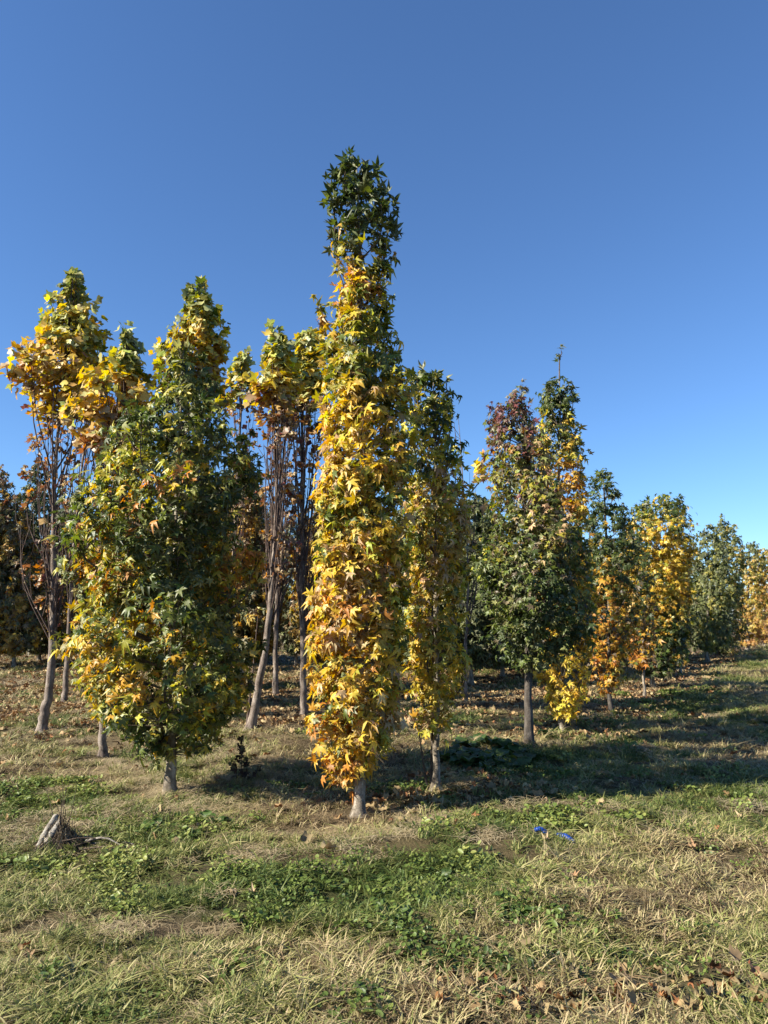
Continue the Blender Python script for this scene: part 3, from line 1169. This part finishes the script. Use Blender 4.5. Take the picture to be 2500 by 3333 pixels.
make_tree('sweetgum_tree', 'small dark sweetgum on a very thin straight trunk beside the bushy golden sweetgum',
          [(1130, 1345, 1368), (1170, 1340, 1395), (1250, 1342, 1408), (1350, 1348, 1414), (1430, 1362, 1410)],
          [(1392, 1505), (1390, 1440), (1385, 1300), (1358, 1135)], .028,
          [(0, 'gAmO'), (.4, 'GmAg'), (.75, 'GGgg'), (1, 'GGGg')], 17, widen=1.22, size=.14, density=1500, n_limb=18, n_leaf=100, hi=False, upsweep=1.2)
make_tree('sweetgum_tree', 'bushy golden sweetgum with dark green upper tips over green lower branches beside the aisle',
          [(1068, 1432, 1465), (1090, 1385, 1472), (1125, 1364, 1474), (1180, 1362, 1482), (1250, 1366, 1482), (1320, 1372, 1482), (1400, 1384, 1476), (1450, 1394, 1460)],
          [(1414, 1490), (1408, 1450), (1415, 1300), (1430, 1075)], .06,
          [(0, 'GGgm'), (.25, 'GGgA'), (.42, 'gyYYA'), (.7, 'YYLYA'), (.88, 'GgyY'), (1, 'GGGg')], 18, widen=1.22, size=.145, density=1500, n_limb=26, n_leaf=150, hi=False, upsweep=1.2)
make_tree('sweetgum_tree', 'thin yellow green sweetgum wedged behind the bushy golden one',
          [(1150, 1456, 1484), (1250, 1446, 1490), (1350, 1446, 1490), (1420, 1455, 1484)], [(1470, 1460), (1470, 1400), (1470, 1160)], .045,
          [(0, 'gyYA'), (.5, 'gyyA'), (1, 'GGg')], 19, widen=1.22, size=.15, density=1100, n_limb=16, n_leaf=60, hi=False, split=False)
make_tree('sweetgum_tree', 'all green sweetgum with a pale trunk farther down the aisle edge',
          [(1135, 1520, 1536), (1170, 1506, 1560), (1220, 1498, 1570), (1280, 1496, 1578), (1340, 1500, 1578), (1400, 1512, 1566)],
          [(1530, 1432), (1526, 1395), (1530, 1300), (1528, 1140)], .08,
          [(0, 'Gggy'), (.5, 'Gggy'), (1, 'GGg')], 20, widen=1.22, size=.17, density=850, n_limb=22, n_leaf=60, hi=False, split=False)
make_tree('sweetgum_tree', 'olive green sweetgum with wispy bare tip shoots on a dark trunk down the aisle',
          [(1125, 1556, 1574), (1150, 1540, 1588), (1200, 1542, 1600), (1280, 1546, 1602), (1380, 1548, 1600), (1408, 1555, 1590)],
          [(1548, 1427), (1550, 1390), (1562, 1300), (1566, 1112)], .07,
          [(0, 'GgmA'), (.5, 'GgyY'), (1, 'Ggg')], 21, widen=1.22, size=.17, density=850, n_limb=22, n_leaf=60, hi=False, split=False, bark=M_BARK_D, shoots=[((1560, 1160), (1556, 1112), .06)])
make_tree('sweetgum_tree', 'orange gold sweetgum at the far end of the aisle row',
          [(1172, 1606, 1634), (1200, 1596, 1645), (1260, 1592, 1650), (1350, 1596, 1650), (1390, 1604, 1640)], [(1615, 1405), (1616, 1300), (1620, 1175)], .08,
          [(0, 'YAO'), (.6, 'yYA'), (1, 'Ggg')], 22, widen=1.22, size=.2, density=480, n_limb=18, n_leaf=0, hi=False, split=False)
make_tree('sweetgum_tree', 'russet sweetgum beyond the orange gold one at the row end',
          [(1185, 1640, 1665), (1240, 1628, 1690), (1330, 1626, 1692), (1385, 1640, 1680)], [(1652, 1396), (1654, 1300), (1654, 1190)], .09,
          [(0, 'AOB'), (.6, 'AOY'), (1, 'Ayg')], 23, widen=1.22, size=.2, density=420, n_limb=18, n_leaf=0, hi=False, split=False)

# tulip trees behind
TZ = [(0, 'AOOBT'), (.4, 'AAOTBB'), (.6, 'yYYAATB'), (.75, 'gyWYYLA'), (.9, 'gpyWYLW'), (1, 'gpWWp')]
tulip = dict(kind='tulip', cat='tree', group='tulip trees behind the sweetgums', bark=M_BARK_T, size=.118, upsweep=2.6, hi=True, twig_k=5, limb_r=.014, lumps=.75)
make_tree('tulip_tree', 'tall tulip tree with a kinked leaning trunk and bare upswept branches',
          [(578, 158, 168), (630, 130, 184), (660, 100, 190), (690, 82, 198), (730, 70, 222), (770, 52, 232), (810, 50, 234), (850, 66, 220), (890, 95, 210), (930, 60, 205), (1000, 45, 195), (1150, 60, 180), (1350, 75, 150)],
          [(90, 1580), (98, 1535), (108, 1480), (116, 1300), (118, 1100), (128, 900), (162, 580)], .075, TZ, 31, density=820, n_limb=44, dead_z=4.75, leaf_z=1.1, **tulip,
          shoots=[((150, 680), (163, 578), .05)])
make_tree('tulip_tree', 'tulip tree with a bright gold crown rising just left of the broad green sweetgum',
          [(706, 264, 288), (750, 246, 298), (800, 212, 318), (850, 172, 330), (900, 164, 328), (950, 180, 318), (1000, 215, 305), (1080, 215, 300), (1250, 215, 290)],
          [(222, 1625), (224, 1540), (240, 1300), (262, 1000), (274, 710)], .05, TZ, 32, density=1250, n_limb=36, dead_z=3.5, leaf_z=1.2, **tulip)
make_tree('tulip_tree', 'tulip tree whose tall pointed gold crown tops out behind the broad green sweetgum',
          [(606, 424, 440), (650, 402, 458), (700, 388, 476), (760, 380, 488), (820, 380, 488), (870, 395, 482), (910, 400, 478), (1000, 390, 480), (1250, 400, 460)],
          [(425, 1562), (425, 1400), (428, 1000), (432, 610)], .06, TZ, 33, density=1250, n_limb=36, dead_z=5.2, leaf_z=1.3, **tulip, shoots=[((360, 850), (347, 738), .09), ((352, 880), (340, 760), .09)])
make_tree('tulip_tree', 'tulip tree with a slanting pale trunk that forks low beside the golden sweetgum',
          [(704, 592, 610), (740, 576, 622), (800, 562, 636), (850, 548, 650), (900, 548, 650), (950, 560, 640), (1050, 560, 640), (1250, 570, 630)],
          [(540, 1585), (556, 1500), (574, 1400), (590, 1250), (598, 1080), (600, 900), (602, 706)], .06, TZ, 34, density=1250, n_limb=36, dead_z=4.7, leaf_z=1.4, **tulip,
          stems=[[(532, 1586), (536, 1530), (545, 1450), (556, 1330)]], )
make_tree('tulip_tree', 'tulip tree on a straight dark trunk with bare upright shoots close behind the golden sweetgum',
          [(706, 647, 667), (740, 640, 688), (800, 618, 700), (860, 608, 708), (910, 606, 706), (960, 620, 705), (1100, 620, 705), (1250, 630, 700)],
          [(657, 1555), (656, 1450), (652, 1200), (654, 950), (655, 710)], .06, TZ, 35, density=1250, n_limb=44, dead_z=5.15, leaf_z=1.2, **tulip)
make_tree('tulip_tree', 'tulip tree with a small yellow crown showing between two taller tulip crowns',
          [(752, 517, 533), (800, 498, 545), (850, 490, 552), (900, 490, 556), (950, 500, 550), (1100, 500, 540), (1250, 500, 540)],
          [(491, 1524), (495, 1400), (515, 1000), (523, 756)], .06, TZ, 36, density=900, n_limb=22, dead_z=5.9, leaf_z=1.5, n_leaf=150, **{k: v for k, v in tulip.items()})
make_tree('tulip_tree', 'tulip tree in deep shade between the slanting and the straight tulip trunks',
          [(780, 615, 635), (830, 600, 650), (900, 590, 660), (980, 590, 650), (1250, 590, 640)],
          [(595, 1510), (596, 1400), (606, 1100), (626, 785)], .065, TZ, 37, density=700, n_limb=36, dead_z=6.2, leaf_z=1.3, n_leaf=100, **tulip)
make_tree('tulip_tree', 'tulip tree on a short pale trunk standing behind the kinked one',
          [(770, 190, 210), (820, 175, 225), (880, 165, 230), (960, 160, 225), (1250, 150, 210)],
          [(138, 1525), (142, 1450), (160, 1200), (198, 775)], .06, TZ, 38, density=230, n_limb=24, dead_z=6.0, leaf_z=1.4, n_leaf=100, **tulip)
make_tree('tulip_tree', 'thin tulip tree mostly hidden behind the low yellow branches of the broad sweetgum',
          [(830, 285, 305), (880, 275, 320), (950, 265, 325), (1100, 260, 320), (1250, 260, 310)],
          [(255, 1572), (262, 1450), (280, 1200), (296, 835)], .045, TZ, 39, density=260, n_limb=20, dead_z=4.3, leaf_z=1.3, n_leaf=100, **tulip)
make_tree('tulip_tree', 'thin tulip tree with a few yellow and brown leaves on bare shoots between two sweetgums',
          [(900, 975, 990), (960, 978, 1004), (1020, 985, 1042), (1080, 1000, 1060), (1130, 1005, 1075)],
          [(1006, 1530), (1006, 1400), (1010, 1200), (990, 905)], .03, [(0, 'TTLW'), (.5, 'TLLW'), (1, 'LWW')], 40, density=22, n_limb=5, dead_z=2.5, leaf_z=1.0, n_leaf=30, **{**tulip, 'size': .14},
          shoots=[((1036, 1040), (1040, 995), .02)])

# block of sweetgums farther back
bgk = dict(hi=False, split=False, n_leaf=0, n_limb=14, upsweep=1.0, size=.22, group='sweetgums farther back in the block')
LB = {'d': 'dense dark green sweetgum farther back in the block, beyond the tulip trees', 'o': 'yellow and brown sweetgum farther back in the block, beyond the tulip trees',
      'r': 'dense dark green sweetgum farther back in the block, behind the slim twin stemmed sweetgum'}
ZD, ZO = [(0, 'GGgm'), (.6, 'GGg'), (1, 'GGg')], [(0, 'AYmG'), (.5, 'AYBmG'), (1, 'ABmG')]
for i, (bx, by, tx, ty, hw, k) in enumerate([
        (-20, 1440, -10, 1000, 60, 'o'), (30, 1448, 30, 1060, 50, 'o'), (85, 1432, 84, 995, 52, 'd'), (150, 1436, 150, 1075, 50, 'o'), (215, 1440, 215, 1040, 50, 'o'),
        (290, 1430, 290, 1040, 55, 'd'), (370, 1436, 372, 1000, 50, 'o'), (450, 1440, 452, 1030, 50, 'd'), (515, 1452, 515, 975, 55, 'd'), (575, 1436, 575, 1075, 45, 'o'),
        (640, 1438, 640, 1110, 50, 'd'), (705, 1440, 705, 1060, 50, 'o'), (-75, 1450, -75, 1020, 60, 'd'), (400, 1538, 400, 1010, 85, 'd'), (522, 1496, 530, 1010, 62, 'o'), (700, 1500, 705, 1040, 62, 'o'), (290, 1500, 290, 1060, 60, 'o'),  # nearest tree, hidden behind the broad sweetgum, is added to shade central ground
        (800, 1445, 800, 1060, 60, 'r'), (880, 1440, 880, 1060, 55, 'r'), (950, 1450, 950, 1050, 60, 'r'), (1017, 1475, 1030, 1070, 72, 'r'), (1085, 1462, 1080, 1120, 60, 'r'),
        (1150, 1440, 1150, 1130, 55, 'r'), (1240, 1440, 1240, 1150, 55, 'r'), (1310, 1430, 1310, 1160, 50, 'r'), (1375, 1425, 1375, 1180, 50, 'r'),
        (1440, 1418, 1440, 1190, 45, 'r'), (1050, 1440, 1050, 1130, 60, 'r'), (1205, 1455, 1205, 1150, 55, 'r'), (1340, 1440, 1345, 1170, 50, 'r'), (910, 1470, 905, 1090, 60, 'r'), (1500, 1412, 1500, 1205, 40, 'r')]):
    H_ = by - ty
    hw *= 1.25
    low = 1425 if k == 'r' else 1405
    low = min(max(low, by - 75 - 40 * (by > 1520)), by - 15)
    make_tree('sweetgum_tree', LB[k], [(ty, tx - hw * .15, tx + hw * .15), (ty + H_ * .12, tx - hw * .55, tx + hw * .55), (ty + H_ * .4, tx - hw * .9, tx + hw * .9),
                                       (ty + H_ * .7, tx - hw, tx + hw), (low - 15, tx - hw * .8, tx + hw * .8), (low, tx - hw * .4, tx + hw * .4)],
              [(bx, by), (bx, by - H_ * .4), (tx, ty + 4)], .06, ZO if k == 'o' else ZD, 60 + i, density=400 if by < 1445 else (800 if by < 1480 else 1100), **bgk)

# distant wood closing the view beyond the block
r = RS(90)
xs = r.uniform(-75, 95, 9000)
top = 3.6 + 1.4 * np.sin(xs * .13) + 1.2 * np.sin(xs * .41 + 1)
top = np.where(xs > 30, top + 2.2, top)
P = np.stack([xs, 92 + r.normal(0, 3, 9000), .2 + r.uniform(0, 1, 9000) ** .8 * top], -1)
R3 = norm(r.normal(size=(9000, 3)))
t_ = norm(np.cross(R3, r.normal(size=(9000, 3))))
R3 = np.stack([np.cross(t_, R3), t_, R3], -1)
tab = np.array([PAL[c] for c in 'GGmgmTB'])
C = tab[r.randint(0, 7, 9000)] * .8
V, T, CC = bake_leaves(P, R3, r.uniform(.5, 1.2, 9000), C, r.randint(0, 4, 9000), STAR_LO)
tag(link(bpy.data.objects.new('distant_wood', mesh_arrays('distant_wood', V, T, True, CC, M_LEAF))), 'hazy grey green wood far beyond the nursery block', 'wood', kind='stuff')

# ------------------------------------------------------------------ small things on the ground


def gpt(px, py, dz=0.0):
    x, y = ground_at(px, py)
    return np.array([x, y, float(hgt(x, y)) + dz])


# old stump with its thatch of sticks
M_OLD = bark_material('weathered_wood', (.13, .105, .085), (.28, .25, .21), (.5, .46, .4), scale=22)
M_DARKSTICK = bark_material('dark_stick', (.045, .03, .022), (.10, .07, .05), (.2, .15, .11), scale=25)
b0 = gpt(78, 1822)
st = empty('tree_stump', b0)
tag(st, 'weathered pale broken stump leaning over a dark heap of sticks and straw', 'stump')
r = RS(5)
pp = spline([(0, 0, -.03), (.03, .03, .09), (.075, .06, .19), (.11, .07, .255)], 14)
V, Q = tube(pp, np.array([.036, .034, .03, .028, .026, .028, .025, .024, .026, .024, .022, .023, .02, .008]), 12)
V += r.normal(0, .0022, V.shape)
link(bpy.data.objects.new('trunk', mesh_arrays('trunk', V, Q, True, None, M_OLD)), st)
pp = spline([(.05, -.03, -.02), (.085, .0, .08), (.115, .03, .15), (.135, .05, .215)], 12)
V, Q = tube(pp, np.array([.03, .024, .028, .022, .027, .02, .026, .022, .028, .024, .022, .006]), 9)
V += r.normal(0, .005, V.shape)
link(bpy.data.objects.new('split_wood', mesh_arrays('split_wood', V, Q, True, None, M_OLD)), st)
for i in range(7):
    a = r.uniform(-1.0, .9)
    L = r.uniform(.2, .42)
    p0 = np.array([.12 + r.normal(0, .03), .1 + r.normal(0, .03), .12])
    p1 = p0 + np.array([math.sin(a) * L * .5, r.normal(0, .05), L])
    V, Q = tube(spline([p0, (p0 + p1) / 2 + r.normal(0, .03, 3), p1], 6), np.linspace(.005, .0016, 6), 4)
    link(bpy.data.objects.new('shoot', mesh_arrays('shoot', V, Q, True, None, M_DARKSTICK)), st)
for i in range(9):
    a = r.uniform(-.5, .6)
    L = r.uniform(.2, .5)
    p0 = np.array([.12 + r.uniform(-.15, .25), .05 + r.uniform(-.15, .1), .03 + r.uniform(0, .06)])
    p1 = p0 + np.array([math.cos(a) * L, math.sin(a) * L, -.02])
    V, Q = tube(spline([p0, (p0 + p1) / 2 + [0, 0, .04], p1], 6), np.linspace(.009, .004, 6) * r.uniform(.5, 1.2), 5)
    link(bpy.data.objects.new('stick', mesh_arrays('stick', V, Q, True, None, M_DARKSTICK if i % 3 else M_OLD)), st)
# straw heap draped round the stump
n = 700
ctr = np.stack([.17 + r.normal(0, .11, n), .06 + r.normal(0, .1, n), np.zeros(n)], -1)
ctr[:, 2] = .14 * np.exp(-((ctr[:, 0] - .15) / .14) ** 2 - ((ctr[:, 1] - .06) / .13) ** 2) + r.uniform(0, .03, n)
d = norm(np.stack([ctr[:, 0] - .14 + r.normal(0, .06, n), ctr[:, 1] - .05 + r.normal(0, .06, n), -.05 - ctr[:, 2] * .6 + r.normal(0, .03, n)], -1))
s_ = norm(np.cross(d, r.normal(size=(n, 3)))) * .0022
L = r.uniform(.06, .2, n)[:, None]
V = np.stack([ctr - d * L / 2 - s_, ctr - d * L / 2 + s_, ctr + d * L / 2 + s_, ctr + d * L / 2 - s_], 1)
V[:, :, 2] = np.maximum(V[:, :, 2], .004)
F = np.arange(n * 4).reshape(n, 4)
c = np.array([(.07, .05, .035), (.13, .1, .065), (.3, .23, .14), (.05, .035, .025)])[r.randint(0, 4, n)]
ho = bpy.data.objects.new('straw_heap', mesh_arrays('straw_heap', V.reshape(-1, 3), F, False, np.repeat(c, 4, 0), attr_material('heap_straw')))
tag(link(ho, st), kind='stuff')

# blue plastic sleeve ends showing in the grass
mb, t, N, L_ = new_mat('blue_plastic')
out = N.new('ShaderNodeOutputMaterial')
pb = N.new('ShaderNodeBsdfPrincipled')
no = N.new('ShaderNodeTexNoise')
no.inputs['Scale'].default_value = 60
cr = N.new('ShaderNodeValToRGB')
cr.color_ramp.elements[0].color = (.005, .03, .2, 1)
cr.color_ramp.elements[1].color = (.015, .075, .33, 1)
geo = N.new('ShaderNodeNewGeometry')
L_.new(geo.outputs['Position'], no.inputs['Vector'])
L_.new(no.outputs['Fac'], cr.inputs[0])
L_.new(cr.outputs[0], pb.inputs['Base Color'])
pb.inputs['Roughness'].default_value = .45
L_.new(pb.outputs[0], out.inputs[0])


def sleeve(pa, pb_, arch, rad, ribs, label):
    a, b = gpt(*pa), gpt(*pb_)
    P = [a + [0, 0, .055], (a + b) / 2 + [0, 0, .066 + arch], b + [0, 0, .046]]
    n = 28
    pts = spline(P, n) - a
    rd = rad * (1 + .09 * np.sin(np.arange(n) * ribs))
    rd[-1] *= .55
    V, Q = tube(pts, rd, 12)
    V2, Q2 = tube(pts[::-1], rd[::-1] * .86, 12)
    V, Q = join([(V, Q), (V2, Q2)])
    V[:, 2] -= .012
    o = bpy.data.objects.new('blue_sleeve', mesh_arrays('blue_sleeve', V, Q, True, None, mb))
    o.location = a
    tag(link(o), label, 'plastic sleeve')


sleeve((1205, 1833), (1241, 1842), .004, .019, 1.9, 'longer curved ribbed blue plastic sleeve piece lying in the dry grass')
sleeve((1156, 1830), (1181, 1830), .002, .014, 1.2, 'shorter blue plastic sleeve piece half buried in green weeds')

# dried dark weed stalk
b0 = gpt(518, 1695)
dw = empty('dried_weed', b0)
tag(dw, 'dried black weed stalk with shrivelled leaves behind the broad green sweetgum', 'weed')
r = RS(8)
for i, (dx, h) in enumerate([(.0, .38), (.06, .2), (-.07, .16), (.16, .12)]):
    pp = spline([(dx * .4, 0, -.02), (dx * .8 + .01, .01, h * .5), (dx, .02, h)], 8)
    V, Q = tube(pp, np.linspace(.007, .003, 8), 5)
    link(bpy.data.objects.new('stalk', mesh_arrays('stalk', V, Q, True, None, M_DARKSTICK)), dw)
    for j in range(int(h * 70)):
        q = pp[r.randint(1, 8)] + r.normal(0, .014, 3)
        lo = bpy.data.objects.new('leaf', template_mesh('dead', j % 6, DEAD[j % 6], M_DRY))
        lo.matrix_local = Matrix.Translation(q) @ Matrix.Rotation(r.uniform(0, 6.28), 4, 'Z') @ Matrix.Rotation(r.uniform(1.2, 2.8), 4, 'X') @ Matrix.Scale(r.uniform(.04, .075), 4)
        lo.color = (*(np.array([.045, .028, .022]) * r.uniform(.6, 1.5)), 1)
        link(lo, dw)


# broad dock weeds
def dock_leaf(seed):
    r = RS(seed)
    V, T = [], []
    n = 7
    for i in range(n):
        t = i / (n - 1)
        wd = .30 * math.sin(math.pi * min(1, t * .92 + .06)) ** .8
        y = t * .75
        z = t * .75 - .75 * t ** 2.2
        rip = .04 * math.sin(i * 2.3 + seed)
        V += [(-wd, y, z + .07 + rip), (0, y, z), (wd, y, z + .07 - rip)]
    for i in range(n - 1):
        a = i * 3
        T += [(a, a + 1, a + 4), (a, a + 4, a + 3), (a + 1, a + 2, a + 5), (a + 1, a + 5, a + 4)]
    return np.array(V), np.array(T), np.ones(len(V))


DOCK = [dock_leaf(s) for s in range(3)]


def weed_plant(px, py, n, size, label, group, seed, dark=1.0):
    r = RS(seed)
    o = empty('broadleaf_weed', gpt(px, py, -.005))
    tag(o, label, 'weed', group)
    for i in range(n):
        lo = bpy.data.objects.new('leaf', template_mesh('dock', i % 3, DOCK[i % 3], M_LEAFO))
        lo.matrix_local = Matrix.Rotation(i * 2.4 + r.uniform(-.4, .4), 4, 'Z') @ Matrix.Translation((0, .01, 0)) @ Matrix.Rotation(r.uniform(-.2, .55), 4, 'X') @ Matrix.Scale(size * r.uniform(.6, 1.2), 4)
        k = r.uniform(.7, 1.4) * dark
        lo.color = (.048 * k, .088 * k, .022 * k, 1)
        link(lo, o)


r = RS(12)
for i, (x, y) in enumerate([(965, 1655), (985, 1640), (1005, 1625), (1022, 1648), (1030, 1618), (1048, 1640), (1062, 1625), (1075, 1655), (1092, 1632), (1105, 1655), (1120, 1640), (1135, 1660), (1150, 1648), (1060, 1672), (1095, 1678), (1010, 1665), (1125, 1675), (1040, 1662)]):
    weed_plant(x, y, 11, .26, 'dark green broadleaf weed in the shaded clump beside the dark bare trunk', 'weeds beside the dark trunk', 400 + i, .85)
for i, (x, y) in enumerate([(312, 1795), (335, 1785), (352, 1802), (375, 1788), (395, 1810), (440, 1770), (470, 1778), (420, 1800)]):
    weed_plant(x, y, 9, .13, 'fresh green broadleaf weed in the grass in front of the broad green sweetgum', 'weeds in front of the broad sweetgum', 430 + i, 1.2)
for i, (x, y) in enumerate([(820, 1905), (845, 1895), (870, 1900), (1100, 1975), (1120, 1990), (960, 1900)]):
    weed_plant(x, y, 8, .11, 'bright green broadleaf weed in the weedy band across the open grass', 'weeds in the open grass band', 450 + i, 1.3)
for i, (x, y) in enumerate([(1180, 1592), (1195, 1596), (1205, 1588)]):
    weed_plant(x, y, 9, .2, 'dark weed tuft on the bare patch next to the yellow skirted sweetgum', 'weed tufts by the yellow skirted sweetgum', 460 + i, .5)

# single fallen leaves
r = RS(21)


def fallen(px, py, label, group, cols, smin=.08, smax=.14, star=True):
    x, y = ground_at(px, py)
    k = r.randint(0, 4) if star else r.randint(0, 6)
    tpl = (STAR_TOP if star else DEAD)[k]
    o = bpy.data.objects.new('fallen_leaf', template_mesh('startop' if star else 'dead', int(k), tpl, M_DRY))
    s = r.uniform(smin, smax)
    o.matrix_world = Matrix.Translation((x, y, float(hgt(x, y)) + .038)) @ Matrix.Rotation(r.uniform(0, 6.28), 4, 'Z') @ Matrix.Rotation(r.normal(0, .3), 4, 'X') @ Matrix.Rotation(r.normal(0, .35), 4, 'Y') @ Matrix.Scale(s, 4)
    c = np.array(cols[r.randint(0, len(cols))]) * r.uniform(.65, 1.05)
    o.color = (*c, 1)
    tag(link(o), label, 'leaf', group)


BR = [(.20, .09, .036), (.26, .125, .05), (.12, .052, .028), (.31, .18, .08), (.22, .09, .038)]
TN = [(.42, .28, .17), (.36, .22, .12), (.46, .34, .2)]
for i in range(120):
    px = 880 + r.uniform(0, 1) ** .8 * 800
    py = 2150 + r.normal(0, 28) + (15 if px > 1300 else 0)
    fallen(px, min(max(py, 2070), 2215 + r.uniform(-20, 25)), 'crisp brown fallen leaf in the drift of dead leaves along the near grass edge', 'dead leaves drifted on the near grass', BR, .04, .078, i % 4 == 0)
for i in range(26):
    fallen(860 + r.uniform(0, 330), 1720 + r.normal(0, 16), 'tan fallen leaf in the litter at the foot of the slim twin stemmed sweetgum', 'leaves fallen by the twin stemmed sweetgum', TN + BR, .08, .12)
for px, py in [(1240, 1925), (1100, 1930), (500, 1940), (545, 1945), (1258, 1770), (1275, 1790), (1330, 1735), (1390, 1720), (1345, 1730), (960, 1800), (1010, 1790), (620, 1700), (420, 1690), (160, 1790), (250, 1845), (590, 1690), (470, 1700), (1440, 1790), (1170, 1800), (1180, 1850), (830, 1870), (1500, 1850), (1600, 1780)]:
    fallen(px, py, 'lone tan fallen leaf lying on open grass away from the litter', 'lone leaves on open grass', TN, .075, .11)
for px, py in [(70, 2052), (598, 2112), (45, 2050), (1625, 2110), (1600, 2095), (1640, 2080)]:
    fallen(px, py, 'curled reddish brown fallen leaf in the foreground turf apart from the drift', 'curled leaves in foreground turf', [(.28, .1, .055), (.22, .09, .05)], .055, .085, False)
